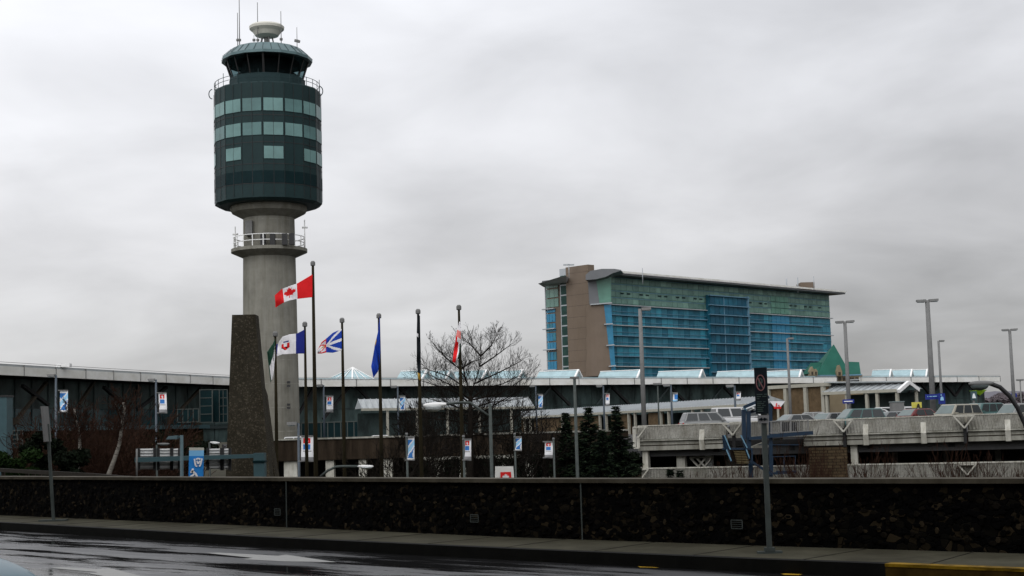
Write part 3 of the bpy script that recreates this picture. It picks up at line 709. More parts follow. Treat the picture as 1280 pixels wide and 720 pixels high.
# flared underside between shaft and offices
m = MB(); m.lathe((TX, TY, 0), [(rs*.97, zbB-1.35), (46*k_, zbB-.75), (48*k_, zbB-.45), (48*k_, zbB+.3)], 32); part(m, 'underside_cone', 'concrete_tower', tw)
N16 = 16; rot0 = R(-90)+R(-4.0)*-1
def fac(k): a = rot0+2*math.pi*(k)/N16; return a
m = MB(); m.lathe((TX, TY, 0), [(44*k_, zbB-.12), (62*k_, zbB-.12), (RB*1.0, zbB+.12), (RB, ztB), (RB*.985, ztB+.15), (RB*.9, ztB+.15)], N16, rot0)
body = part(m, 'office_cylinder', 'panel_dark', tw)
m = MB(); m.lathe((TX, TY, 0), [(RB*1.003, ztB-1.5), (RB*1.003, ztB-.02)], N16, rot0)   # slightly different top band
def facet_pts(k, f0, f1, z0, z1, r=RB, out=.03):
    a0, a1 = fac(k), fac(k+1); p0 = Vector((math.cos(a0)*r, math.sin(a0)*r, 0)); p1 = Vector((math.cos(a1)*r, math.sin(a1)*r, 0)); n = ((p0+p1)/2).normalized()
    q0 = p0.lerp(p1, f0)+n*out; q1 = p0.lerp(p1, f1)+n*out; c = Vector((TX, TY, 0))
    return [c+q0+Vector((0, 0, z0)), c+q1+Vector((0, 0, z0)), c+q1+Vector((0, 0, z1)), c+q0+Vector((0, 0, z1))], n
rows = [(zf(137.5), zf(121.5), 'all'), (zf(167.8), zf(152), 'all'), (zf(197.5), zf(182), 'some')]
zd0, zd1 = zf(227.5), zf(212.5)
# window rows: a window = frame panel with two panes
for zi0, zi1, mode in rows:
    for k in range(N16):
        if mode == 'some' and k in (0, 2, 3, 15): pass
        if mode == 'some':
            # front facets: k=0 is right of the centre edge; blank ones between
            if k in (15, 1, 13): continue
        q, n = facet_pts(k, .03, .97, zi0-.05, zi1+.05, out=.01); mb = MB(); mb.prism(q, n*.03); fr = part(mb, 'window', 'panel_mid', body)
        mb = MB()
        for f0, f1 in ((.05, .49), (.51, .95)):
            q, n = facet_pts(k, f0, f1, zi0, zi1, out=.042); mb.prism(q, n*.02)
        part(mb, 'pane', rnd.choice(('glass_teal', 'glass_teal', 'glass_teal_dim')), fr)
m = MB()
for k in range(N16):
    for f0, f1 in ((.02, .49), (.51, .98)):
        q, n = facet_pts(k, f0, f1, zd0, zd1, out=.02); m.prism(q, n*.02)
part(m, 'dark_glass_band', 'glass_black', body)
m = MB()
for k in range(N16):
    for z in (zf(143), zf(177), zf(204), zf(228.5)):
        q, n = facet_pts(k, 0, 1, z, z+.05, out=.012); m.prism(q, n*.015)
    for f in (0.0, .5):
        q, n = facet_pts(k, max(0, f-.008), f+.008, zbB+.3, ztB, out=.025); m.prism(q, n*.03)
part(m, 'panel_joint', 'steel_dark', body)
# pale end panels on the left silhouette facets
m = MB()
for k in (11,):
    for z0, z1 in ((zf(243), zf(230)), (zf(211), zf(199)), (zf(181), zf(169)), (zf(151), zf(139)), (zf(120), zf(110))):
        q, n = facet_pts(k, .1, .9, z0, z1, out=.03); m.prism(q, n*.02)
part(m, 'pale_panel', 'glass_teal', body)
# roof terrace railing
m = MB(); zt0 = ztB+.15
for dz in (.4, .8): m.tube(ringpts(RB*.985, zt0+dz), .03, 5)
for i in range(32):
    a = 2*math.pi*i/32; x, y = TX+RB*.985*math.cos(a), TY+RB*.985*math.sin(a); m.beam((x, y, zt0-.1), (x, y, zt0+.85 if i % 4 else zt0+1.25), .05)
for s_ in (-1, 1):   # side hoops
    for ang in (0,): 
        pts = [(TX+s_*(RB+.05+.35*math.sin(t)), TY-1+ang*10, zt0-.7+.5-.5*math.cos(t)) for t in [math.pi*i/10 for i in range(11)]]; m.tube(pts, .05, 5)
part(m, 'roof_railing', 'panel_mid', tw)
# cab
rc0 = 47*k_; zc0 = zt0-.1; zc1 = zf(90, rc0); 
m = MB(); m.lathe((TX, TY, 0), [(rc0*1.02, zc0), (rc0*1.02, zc1), (rc0*.9, zc1+.05)], N16, rot0); cb = part(m, 'cab_base', 'panel_mid', tw)
rE = 57.5*k_; zE = P(336, 80, YT).z; zRt = zf(52, 44*k_); rG0 = 44*k_; rG1 = 52*k_; zG1 = zE+.1
# window posts + glass (open to the sky at the corners, so thin glass)
m = MB(); m.lathe((TX, TY, 0), [(rG0, zc1), (rG1, zG1)], N16, rot0)
gl = bpy.data.materials.new('cab_glass'); gl.use_nodes = True; b_ = gl.node_tree.nodes['Principled BSDF']; b_.inputs['Base Color'].default_value = (.10, .16, .17, 1); b_.inputs['Roughness'].default_value = .02; b_.inputs['Transmission Weight'].default_value = 1; b_.inputs['IOR'].default_value = 1.02; b_.inputs['Specular IOR Level'].default_value = .4; MATS['cab_glass'] = gl
# remove the closing caps of the glass ring
m.f = m.f[:-2]; m.m = m.m[:-2]; m.sm = m.sm[:-2]
part(m, 'cab_glass', 'cab_glass', tw)
m = MB()
for k in range(N16):
    a = fac(k); m.beam((TX+rG0*math.cos(a), TY+rG0*math.sin(a), zc1-.05), (TX+rG1*math.cos(a), TY+rG1*math.sin(a), zG1+.05), .10 if k % 4 else .2)
part(m, 'cab_post', 'steel_dark', tw)
m = MB(); m.lathe((TX, TY, 0), [(2.6, zc1-.3), (2.6, zG1-.1), (3.4, zG1)], 16); m.lathe((TX, TY, 0), [(3.1, zc1-.2), (3.1, zc1+.6)], 16); part(m, 'cab_interior', 'steel_dark', tw)
m = MB(); m.lathe((TX, TY, 0), [(2.5, zG1-.02), (rG1*1.0, zG1), (rE, zE+.12), (rE, zE+.4), (46*k_, zRt-.15), (44*k_, zRt), (1, zRt+.1)], N16, rot0); cr_ = part(m, 'cab_roof', 'roof_metal', tw)
m = MB()
for k in range(N16*2):
    a = rot0+2*math.pi*k/(N16*2); q = 1 if k % 2 == 0 else math.cos(math.pi/N16)
    m.beam((TX+(rE*q+.02)*math.cos(a), TY+(rE*q+.02)*math.sin(a), zE+.42), (TX+(46*k_*q+.02)*math.cos(a), TY+(46*k_*q+.02)*math.sin(a), zRt-.13), .035)
part(m, 'roof_seam', 'panel_dark', cr_)
# radar dish
zd = P(334, 45.5, YT).z; zdt = P(334, 34, YT).z; dx = P(333.5, 40, YT).x
rd = 22.3*k_
m = MB(); m.lathe((dx, TY, 0), [(rd*.3, zd-.15), (rd*.66, zd+.05), (rd*.8, zd+.45), (rd*.98, zdt-.25), (rd, zdt), (rd*.9, zdt+.18), (rd*.4, zdt+.42), (.05, zdt+.5)], 40, smooth=False)
dish = part(m, 'radar_dish', 'dish_white', tw)
m = MB()
for a in (0.4, 1.6, 2.7, 3.9, 5.2): m.beam((dx+math.cos(a)*rd*.5, TY+math.sin(a)*rd*.5, zRt), (dx+math.cos(a)*rd*.3, TY+math.sin(a)*rd*.3, zd), .12)
m.lathe((dx, TY, 0), [(.3, zRt), (.3, zd-.1)], 10); part(m, 'dish_stand', 'steel_grey', dish)
for px, y0, y1, r in ((299.5, -6, 53, .055), (297.2, 16, 53, .05), (322.3, 3, 53, .05), (351.5, 14, 52, .05), (371.3, 34, 54, .04), (317.5, 44, 53, .03)):
    a = P(px, y1, YT-1.5); b = P(px, y0, YT-1.5); m = MB(); m.tube([(a.x, a.y, zRt-.3), (a.x, a.y, b.z)], [r, r*.7], 6)
    m.lathe((a.x, a.y, P(px, y1-4, YT-1.5).z-.2), [(.16, 0), (.16, .22)], 8)
    if px > 370: m.beam((a.x-.25, a.y, a.z+.3), (a.x+.3, a.y, a.z+.15), .25)
    part(m, 'antenna', 'steel_grey', tw)
# ================================================================ HOTEL
HY0, HY1 = 430.0, 520.0
FH = Frame(752, HY0, 1044, HY1)
ht = thing('hotel_building', FH.pt(FH.len/2, 0, GZ), 'large hotel slab with green and blue glass stripes, brown end tower and thin overhanging roof', 'hotel')
def hz(px, py): return FH.hit(px, py)[1]
zHt = hz(752, 345)
zHb = -4.0
Lh = FH.len
# vertical divisions: green zone from roof to y=380 at left
zg = hz(757, 379.5)
zr1 = hz(1040, 362)
print('hotel heights', zHt, zr1, zg, hz(1040, 391))

# glass as panels per bay and floor
nb = 46; fl = [zg]; fh = 3.07
rows_b = []
z = zg-.35
while z > 5: rows_b.append((z-fh+.4, z)); z -= fh
def glass_rows(name, rows, mt, s0=0, s1=None, d=0, nb=46, mullw=.12, seed=1, extra=None):
    rr = random.Random(seed); s1 = Lh if s1 is None else s1
    g = MB(); 
    for (za, zb) in rows:
        for i in range(nb):
            a = s0+(s1-s0)*i/nb; b = s0+(s1-s0)*(i+1)/nb
            v = rr.random(); g.cur = 0 if v < .62 else (1 if v < .9 else 2)
            g.fbox(FH, a+.06, b-.06, d, d+.2, za, zb)
    return part(g, name, mt, ht)
M('hb1', (.03, .145, .20), .35, var=.25, scale=.4); M('hb2', (.014, .095, .14), .35, var=.25, scale=.4); M('hb3', (.035, .20, .27), .35, var=.25, scale=.4)
M('hg1', (.11, .205, .17), .25, var=.2, scale=.4); M('hg2', (.08, .16, .135), .25, var=.2, scale=.4); M('hg3', (.15, .27, .22), .2, var=.2, scale=.4)
glass_rows('blue_glazing', rows_b, ['hb1', 'hb2', 'hb3'], seed=3)
ng = 4; gh = (zHt-zg)/ng
rows_g = [(zg+.3+gh*i, zg+gh*(i+1)) for i in range(ng)]
glass_rows('green_glazing', rows_g, ['hg1', 'hg2', 'hg3'], seed=4, nb=46)
# spandrels between rows
m = MB()
for za, zb in rows_b: m.fbox(FH, 0, Lh, .1, .38, za-.5, za)
part(m, 'blue_spandrel', 'hotel_blue', ht)
m = MB()
for za, zb in rows_g: m.fbox(FH, 0, Lh, .1, .38, za-.3, za)
part(m, 'green_spandrel', 'hotel_green', ht)
# horizontal fins
m = MB(); m2 = MB()
for i, (za, zb) in enumerate(rows_b):
    (m2 if i % 2 else m).fbox(FH, -.8, Lh+(.8 if i % 2 == 0 else -6), -.75, 0, zb+.05, zb+.33)
part(m, 'sun_shade_fin', 'fin', ht); part(m2, 'sun_shade_fin', 'fin_blue', ht)
m = MB()
for i, (za, zb) in enumerate(rows_b[:]):
    m.fbox(FH, 0, Lh, -.2, -.02, (za+zb)/2-.5, (za+zb)/2-.38)
for i, (za, zb) in enumerate(rows_g): m.fbox(FH, 0, Lh, -.12, -.02, zb-.15, zb)
part(m, 'thin_rail', 'fin_blue', ht)
# small dark sun slots in the green band
m = MB()
for i in range(0, 40):
    a = Lh*(i+.5)/42
    if i % 3 == 2: continue
    m.fbox(FH, a, a+1.6, -.14, -.121, rows_g[1][1]-.9, rows_g[1][1]-.5)
part(m, 'dark_slot', 'glass_black', ht)
# darker projecting bay and bright stripe
sA, _ = FH.hit(888); sB, _ = FH.hit(934); zbt = hz(911, 371)
rowsC = [(max(zHb, za-.0), zb) for za, zb in [(zbt-3.0-3.07*i, zbt-.45-3.07*i) for i in range(13)] if zb > 5]
g = MB(); rr = random.Random(5)
m = MB(); m.fbox(FH, sA, sB, -1.6, -.2, zHb, zbt); part(m, 'bay_core', 'hotel_blue', ht)
M('hd1', (.010, .065, .105), .35, var=.3, scale=.5); M('hd2', (.014, .095, .145), .35, var=.3, scale=.5)
for za, zb in rowsC:
    for i in range(8):
        a = sA+(sB-sA)*i/8; b = sA+(sB-sA)*(i+1)/8; g.cur = 0 if rr.random() < .7 else 1; g.fbox(FH, a+.08, b-.08, -1.75, -1.61, za, zb)
part(g, 'bay_glazing', ['hd1', 'hd2'], ht)
m = MB()
for za, zb in rowsC: m.fbox(FH, sA-1, sB+1.2, -2.5, -1.76, zb+.06, zb+.34)
m.fbox(FH, sB+.2, sB+.7, -2.3, 0, zHb, zbt+.3)
m.fbox(FH, sA+(sB-sA)*.36, sA+(sB-sA)*.36+.25, -2.0, -1.76, zHb, zbt)
part(m, 'bay_fin', 'fin_blue', ht)
sC, _ = FH.hit(970); sD, _ = FH.hit(992)
m = MB()
for za, zb in rows_b:
    for i in range(4):
        a = sC+(sD-sC)*i/4; b = sC+(sD-sC)*(i+1)/4; m.fbox(FH, a+.1, b-.1, -.19, -.03, za, zb)
part(m, 'bright_glazing', 'hotel_blue_light', ht)
m = MB()
for za, zb in rows_g[:3]:
    for i in range(4):
        a = sC+(sD-sC)*i/4; b = sC+(sD-sC)*(i+1)/4; m.fbox(FH, a+.1, b-.1, -.19, -.03, za, zb)
part(m, 'bright_green_glazing', 'hotel_green_light', ht)
# main roof: thin overhanging slab, white front edge
zr = zHt
m = MB(); m.fbox(FH, 2, Lh+4.0, -4.2, 24, zr+.15, zr+.7); part(m, 'roof_slab', 'hotel_roof', ht)
m = MB(); m.fbox(FH, 2, Lh+4.05, -4.6, -4.21, zr+.75, zr+1.3); part(m, 'roof_edge', 'fascia', ht)
# end wing: left facade (faces left and towards us)
uL = Vector((-FH.n.x, -FH.n.y, 0))
class F2(Frame):
    def __init__(s, o, u): s.o = Vector(o); s.u = Vector(u).normalized(); s.n = Vector((-s.u.y, s.u.x, 0)); s.n = s.n if s.n.y > 0 else -s.n; s.len = 1
def pxof(p): 
    d = p-CAM; return 640+FPX*d.dot(RT)/d.dot(fwd)
endo = P(685, 450, 446); ends = P(752, 450, 430)
FE = F2((endo.x, endo.y, 0), (ends.x-endo.x, ends.y-endo.y, 0)); LE = Vector((ends.x-endo.x, ends.y-endo.y, 0)).length
def ez(px, py): return FE.hit(px, py)[1]
def es(px, d=0): return FE.hit(px, 400, d)[0]
zg2 = ez(690, 385.5)
# brown infill wall
zET = ez(700, 352)
m = MB(); m.fbox(FE, .3, LE, .1, .5, zHb, zET-.4); part(m, 'end_wall', 'hotel_brown', ht)
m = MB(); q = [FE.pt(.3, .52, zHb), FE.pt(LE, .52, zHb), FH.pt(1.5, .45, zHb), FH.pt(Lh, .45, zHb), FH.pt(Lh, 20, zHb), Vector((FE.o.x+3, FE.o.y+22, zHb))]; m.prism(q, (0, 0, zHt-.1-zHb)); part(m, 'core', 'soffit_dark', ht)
# corner glazing strips left
a1 = es(695)
for name, z0, z1, mt, sa, sb in (('corner_glazing_green', zg2+.4, zET-.5, ['hg1', 'hg3'], 0, es(699)), ('corner_glazing', 5, zg2-.4, ['hotel_blue_light', 'hb1'], 0, es(694.5))):
    g = MB(); z = z0; fh_ = 2.9
    while z < z1:
        for i in range(3):
            a = sa+(sb-sa)*i/3; b = sa+(sb-sa)*(i+1)/3; g.cur = 1 if (rr.random() < .35) else 0
            g.fbox(FE, a+.06, b-.06, -.12, .08, z, min(z1, z+fh_*.86))
        z += fh_
    part(g, name, mt, ht)
m = MB(); m.fbox(FE, -.35, .0, -.2, .3, zHb, zET-.3)
for py in (386, 411, 437, 462.5): z = ez(690, py); m.fbox(FE, -1.2, es(695), -.9, -.13, z-.15, z+.15)
part(m, 'corner_fin', 'fin', ht)
# stair tower: glass strip + tall brown shaft
zTT = ez(720, 334.5)
a0, a1, a2 = es(700, -3), es(709, -3), es(737, -3)
m = MB(); m.fbox(FE, a1, a2, -3, -.3, zHb, zTT); bt_ = part(m, 'brown_tower', 'hotel_brown', ht)
m = MB()
for k in range(13): z = 8+k*3.3; m.fbox(FE, a1-.01, a2+.01, -3.02, -.3, z, z+.04)
part(m, 'panel_joint', 'soffit_dark', bt_)
zGT = ez(704, 337.5)
m = MB(); m.fbox(FE, a0, a1-.02, -2.6, -.3, zHb, zGT); st_ = part(m, 'stair_strip', 'fin', ht)
m = MB(); z = 5
while z < zGT-2.6: m.fbox(FE, a0+.35, a1-.4, -2.66, -2.61, z, z+2.65); z += 3.05
part(m, 'stair_window', 'strip_glass', st_)
# brown slanted wall between tower and glass front
a3 = es(738); 
m = MB()
q = [FE.pt(es(733), -.25, zHb), P(765.5, 466, 428), P(755.5, 381.5, 428), FE.pt(es(733), -.25, ez(738, 381))]
yb = 427.5
q = [P(733, 470, yb), P(765, 470, yb), P(754.8, 381, yb), P(733, 381, yb)]
m.prism(q, (0, 1.5, 0)); part(m, 'slanted_wall', 'hotel_brown', ht)
q = [P(737, 381, yb), P(749.5, 380, yb), P(745, 348, yb), P(735, 350, yb)]; m = MB(); m.prism(q, (0, 1.5, 0)); part(m, 'grey_wall', 'hotel_roof', ht)
q = [P(754.8, 381, yb+.1), P(765, 470, yb+.1), P(770, 470, yb+.6), P(764, 381, yb+.6)]; m = MB(); m.prism(q, (0, 1.5, 0)); part(m, 'slanted_glazing', 'hotel_blue_light', ht)
q = [P(749.5, 380, yb+.1), P(764, 379, yb+.6), P(764, 345, yb+.6), P(745, 348, yb+.1)]; m = MB(); m.prism(q, (0, 1.5, 0)); part(m, 'corner_green', 'hotel_green_light', ht)
m = MB()
for (xa, ya, xb, yb_) in ((738, 380.8, 765, 378.5), (755, 405.5, 766, 404.8), (758, 432, 768, 431), (761, 458, 770, 457)): m.beam(P(xa, ya, 427), P(xb, yb_, 427), .7, .35)
part(m, 'edge_fin', 'fin', ht)
# curved roof lip at the left end (a wing-shaped soffit)
def rfp(px, py, Y): return P(px, py, Y)
m = MB()
top = [(732, 343.5), (738, 338.5), (752, 336), (768, 336), (776, 337.3)]
bot = [(732, 350), (745, 349), (757, 346), (766, 341.5), (776, 338.3)]
for (a, b, c, d) in zip(top, top[1:], bot, bot[1:]):
    Yf = 423; q = [P(*a, Yf), P(*b, Yf), P(*d, Yf), P(*c, Yf)]; m.prism(q, (1.5, 9, 0))
part(m, 'roof_wing', 'hotel_roof', ht)
m = MB(); q = [P(672.5, 354.5, 440), P(700, 346, 430), P(708, 345, 430), P(708, 353, 434), P(690, 355.5, 440)]; m.prism(q, (2, 12, 0)); part(m, 'roof_wing', 'fin', ht)
# plant room boxes on the roof
m = MB()
for (xa, xb, ya, yb_) in ((1001, 1018, 352.5, 357),): a = P(xa, yb_, 520); b = P(xb, ya, 520); m.box(a.x, b.x, 520, 528, a.z-2, b.z)
part(m, 'plant_room', 'hotel_brown', ht)
m = MB()
for px, y0, y1 in ((983, 348, 354), (997, 347, 355), (1017, 345, 352), (711, 330, 335), (737, 331, 337), (803, 335, 342)): a = P(px, y1, 500 if px > 900 else 430); b = P(px, y0, 500 if px > 900 else 430); m.tube([a-Vector((0, 0, 3)), b], .22 if px in (983, 997) else .12, 6)
for px in (708, 714): a = P(px, 330.5, 430); m.box(a.x-.9, a.x+.9, 430, 430.4, a.z-.3, a.z+.1)
part(m, 'roof_mast', 'fin', ht)
# ================================================================ GREEN-ROOFED BUILDING
YC = 345; kc = YC/FPX
ch = thing('green_roof_building', P(1045, 480, YC), 'chateau-style building with a steep green copper roof and tan dormers in front of the hotel', 'building')
def cp(px, py, d=0): return P(px, py, YC+d)
zw = cp(1043, 469).z
m = MB(); x0, x1 = cp(1014, 470).x, cp(1078, 470).x; m.box(x0, x1, YC, YC+14, GZ, zw-.02); cw = part(m, 'wall', 'tan_wall', ch)
m = MB()
for px in (1046, 1050, 1055, 1062, 1066, 1071): a = cp(px, 473.8); m.box(a.x-.35, a.x+.35, YC-.05, YC-.01, a.z-.4, a.z+.4)
part(m, 'cornice_opening', 'strut_brown', cw)
# main pyramid roof
pk = cp(1042, 430.5, 6); a = cp(1021, 469); b = cp(1064, 468.5)
m = MB(); m.add([a, b, (b.x, YC+14, b.z), (a.x, YC+14, a.z), pk, (pk.x+.8, YC+9, pk.z)], [(0, 1, 4), (1, 2, 5, 4), (2, 3, 5), (3, 0, 4, 5), (3, 2, 1, 0)])
part(m, 'main_roof', 'copper_green', ch)
m = MB(); a = cp(1060, 468.5); b = cp(1076, 467.5); t1 = cp(1059, 452, 4); t2 = cp(1074, 452.6, 4)
m.add([a, b, (b.x, YC+10, b.z), (a.x, YC+10, a.z), t1, t2], [(0, 1, 5, 4), (1, 2, 5), (2, 3, 4, 5), (3, 0, 4), (3, 2, 1, 0)]); part(m, 'side_roof', 'copper_green', ch)
m = MB(); a = cp(1011, 467); b = cp(1028, 469); t1 = cp(1013.5, 453.5, 3); t2 = cp(1030, 453, 5)
m.add([a, b, (b.x, YC+9, b.z), (a.x, YC+9, a.z), t1, t2], [(0, 1, 5, 4), (1, 2, 5), (2, 3, 4, 5), (3, 0, 4), (3, 2, 1, 0)]); part(m, 'side_roof', 'copper_green', ch)
for px, w, yt, yb_ in ((1049.5, 6.5, 456, 470), (1015.5, 5, 458, 469.5), (1020, 4, 461, 469.5)):
    m = MB(); q = [cp(px-w/2, yb_, -1.2), cp(px+w/2, yb_, -1.2), cp(px+w/2, yb_-6, -1.2), cp(px, yt, -1.2), cp(px-w/2, yb_-6, -1.2)]; m.prism(q, (0, 3, 0)); dm = part(m, 'dormer', 'tan_wall', ch)
    m = MB(); q = [cp(px-w*.22, yb_-1, -1.3), cp(px+w*.22, yb_-1, -1.3), cp(px+w*.22, yb_-5, -1.3), cp(px-w*.22, yb_-5, -1.3)]; m.prism(q, (0, .08, 0)); part(m, 'window', 'strut_brown', dm)
m = MB(); m.beam(cp(1021, 469.6, -.3), cp(1046, 469.4, -.3), .3); m.beam(cp(1053, 469.3, -.3), cp(1077, 468.3, -.3), .3); part(m, 'eave', 'fin_blue', ch)
# ================================================================ PARKADE (parking deck on the right)
PKL = PK.len+14
pk_ = thing('parking_deck', PK.pt(PK.len/2, 0, GZ), 'two level grey concrete parking deck with sloped ribbed parapets, cars parked on top', 'parking deck')
def prof(mb, s0, s1, pr, dz0=0, dz1=0):
    n = len(pr); A = [PK.pt(s0, d, z+dz0) for d, z in pr]; B = [PK.pt(s1, d, z+dz1) for d, z in pr]
    mb.add(A+B, [tuple(range(n)), tuple(range(n, 2*n))]+[(i, (i+1) % n, n+(i+1) % n, n+i) for i in range(n)])
def sx(px, d=0): return PK.hit(px, None, d)[0]
def pz(px, py, d=0): return PK.hit(px, py, d)[1]
zpt = pz(1000, 527.5); zu1 = pz(1100, 543)-pz(1100, 524.5)
print('parkade top', zpt, pz(800, 532), pz(1280, 515), 'beam bottom', pz(1280, 553.5), pz(800, 563), 'lower', pz(1280, 577.4), pz(797, 586))
T = lambda px: pz(px, 532+(px-797)*(515.5-532)/483.0)
def seg(px0, px1, lower=True, name='parapet'):
    s0, s1 = sx(px0), sx(px1); t0, t1 = T(px0), T(px1); 
    m = MB(); prof(m, s0, s1, [(0, 0), (.32, 0), (.32, -1.0), (-.42, -.92), (-.05, -.02)], t0-.06, t1-.06); u = part(m, 'ribbed_parapet', 'concrete_rough', pk_)
    m = MB(); prof(m, s0, s1, [(-.10, 0), (.36, 0), (.36, -.07), (-.10, -.07)], t0, t1); part(m, 'parapet_coping', 'concrete_pale', u)
    m = MB(); prof(m, s0, s1, [(-.47, -.90), (.3, -.90), (.3, -1.65), (-.25, -1.65), (-.25, -1.02), (-.47, -1.0)], t0-.1, t1-.1); b = part(m, 'edge_beam', 'concrete', pk_)
    m = MB(); prof(m, s0, s1, [(-.285, -1.28), (-.24, -1.28), (-.24, -1.33), (-.285, -1.33)], t0-.1, t1-.1); part(m, 'beam_groove', 'concrete_brown', b)
seg(797.5, 908); seg(1004, 1055); seg(1058, 1205); seg(1209, 1345)
# recess behind the stair
m = MB(); s0, s1 = sx(908), sx(1004); t = T(956); m.fbox(PK, s0, s1, 1.2, 1.5, t-1.0, t-.05); part(m, 'recess_parapet', 'concrete_rough', pk_)
m = MB(); m.fbox(PK, s0, s1, 1.1, 1.6, t-.05, t+.03); part(m, 'parapet_coping', 'concrete_pale', pk_)
m = MB(); m.fbox(PK, s0-.2, s1+.2, 1.15, 1.6, t-1.75, t-1.0); part(m, 'recess_beam', 'concrete', pk_)
# vertical ribs on the parapet and joints
for px in (878, 1082, 1154, 1259):
    s_ = sx(px); t = T(px); m = MB(); prof(m, s_-.17, s_+.17, [(-.03, 0), (.1, 0), (.1, -1.7), (-.40, -1.7), (-.56, -1.0), (-.50, -.94)], t-.10, t-.10); part(m, 'parapet_rib', 'concrete_pale', pk_)
# triangular joint brackets
def bracket(px, top, w=.66, h=.85, col=False, half=False, d=-.72):
    s_ = sx(px); t = top
    m = MB(); b = .13
    pts = [(-w, 0), (w, 0), (w, -.16), (.09, -h), (-.09, -h), (-w, -.16)]
    if half: pts = [(-.1, 0), (w, 0), (w, -.14), (.12, -h*.7), (.12, -h), (-.1, -h)]
    outer = [PK.pt(s_+a, d, t+z) for a, z in pts]
    if not half:
        # bars around an open triangle
        bars = [((-w, -.08), (w, -.08)), ((-w+.06, -.1), (0, -h)), ((w-.06, -.1), (0, -h))]
    else: bars = [((-.3, -.06), (w, -.06)), ((w-.06, -.1), (.02, -.8)), ((-.25, -.05), (-.25, -1.5)), ((.02, -.7), (.02, -1.5)), ((-.3, -1.5), (.08, -1.5))]
    for (a, za), (c, zc) in bars: m.beam(PK.pt(s_+a, d, t+za), PK.pt(s_+c, d, t+zc), .4 if not half else .22, .09)
    br = part(m, 'joint_bracket', 'concrete_pale', pk_)
    if not half:
        m = MB(); m.fbox(PK, s_-.1, s_+.1, -.5, -.2, t-1.85, t-.6); part(m, 'joint_gap', 'soffit_dark', br)
for px in (918, 1055.5, 1205.5): bracket(px, T(px)-.02)
bracket(800, T(800)-.05, half=True)
# lower level
def TLo(px): return pz(px, 586+(px-797)*(577.4-586)/483.0)
m = MB()
s0, s1 = sx(799), sx(1012); prof(m, s0, s1, [(-.2, 0), (.1, 0), (.1, -5), (-.2, -5)], TLo(799), TLo(1012)); s0, s1 = sx(1057), sx(1345); prof(m, s0, s1, [(-.2, 0), (.1, 0), (.1, -5), (-.2, -5)], TLo(1057), TLo(1345)); part(m, 'lower_parapet', 'concrete_rough', pk_)
m = MB()
for a, b in ((799, 1012), (1057, 1345)): prof(m, sx(a), sx(b), [(-.26, 0), (.15, 0), (.15, -.08), (-.26, -.08)], TLo(a)+.06, TLo(b)+.06)
part(m, 'lower_coping', 'concrete_pale', pk_)
bracket(800, TLo(800)+.04, half=True, d=-.5); 
for px in (1205.5,): bracket(px, TLo(px)+.0, w=.6, h=.75, d=-.45)
m = MB(); a, b = sx(1010), sx(1057); m.fbox(PK, a, b, -.35, .2, GZ, T(1030)-1.85); part(m, 'brick_pier', 'brick', pk_)
for px, w, mt, d in ((805, 7, 'concrete_pale', 0), (845, 11, 'concrete_pale', 1.0), (866, 4, 'white_paint', 4), (875.5, 6, 'white_paint', 2.5), (1065, 8, 'concrete_pale', .2), (1100, 7, 'concrete', 9), (1170, 7, 'concrete', 9), (1240, 7, 'concrete', 9)):
    s_ = sx(px); w = w*98/FPX; m = MB(); m.fbox(PK, s_-w/2, s_+w/2, d, d+.7, GZ, T(px)-1.7); part(m, 'column', mt, pk_)
for px in (867, 875):
    s_ = sx(px)
    m = MB()
    for a, b in (((-.7, -2.35), (.45, -2.35)), ((-.7, -2.35), (-.1, -3.0)), ((.45, -2.35), (-.1, -3.0))): m.beam(PK.pt(s_+a[0], 1.6, T(px)+a[1]), PK.pt(s_+b[0], 1.6, T(px)+b[1]), .4, .11)
    part(m, 'joint_bracket', 'concrete_pale', pk_)
# inner far parapet and rear wall in the shade
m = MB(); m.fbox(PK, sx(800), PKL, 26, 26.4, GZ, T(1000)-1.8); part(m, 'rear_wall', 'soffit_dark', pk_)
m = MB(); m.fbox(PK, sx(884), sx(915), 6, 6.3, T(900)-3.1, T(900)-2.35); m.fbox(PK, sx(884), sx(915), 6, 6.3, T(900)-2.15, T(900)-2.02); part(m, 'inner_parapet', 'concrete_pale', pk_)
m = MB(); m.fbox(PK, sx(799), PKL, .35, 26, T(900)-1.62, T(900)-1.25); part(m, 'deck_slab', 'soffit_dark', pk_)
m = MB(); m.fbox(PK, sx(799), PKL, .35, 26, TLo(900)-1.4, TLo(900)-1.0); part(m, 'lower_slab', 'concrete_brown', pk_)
for k in range(1, 7):
    m = MB(); a = k*5.2; m.fbox(PK, a, a+.4, .5, 25, T(900)-2.0, T(900)-1.62); part(m, 'ceiling_beam', 'soffit_dark', pk_)
# ================================================================ BLUE STEEL STAIR
YS = 96
sr_ = thing('steel_stair', P(945, 600, YS), 'blue steel outdoor stair with a railed landing, beside the brick pier of the parking deck', 'stair')
def sp(px, py, d=0): return P(px, py, YS+d)
def poly_part(pts, dep, name, mt, par=sr_, d=0): 
    m = MB(); m.prism([sp(a, b, d) for a, b in pts], (0, dep, 0)); return part(m, name, mt, par)
m = MB()
def b2(m, a, b, w, d=0, h=None): m.beam(sp(a[0], a[1], d), sp(b[0], b[1], d), w, h or w)
b2(m, (962, 545), (1016, 541), .24, -.3); b2(m, (936, 548), (962, 546), .2, -.3); m.prism([sp(962, 544, -.2), sp(1016, 540.5, -.2), sp(1016, 542.5, -.2), sp(962, 546, -.2)], (0, 3.2, 0)); land = part(m, 'landing', 'stair_blue', sr_)
m = MB()
for px, y0, y1 in ((929.5, 512, 549), (935.5, 514, 578), (963, 508, 596), (938, 560, 600)): b2(m, (px, y0), (px+.6, y1), .22 if px in (963,) else .26)
part(m, 'post', 'stair_blue', sr_)
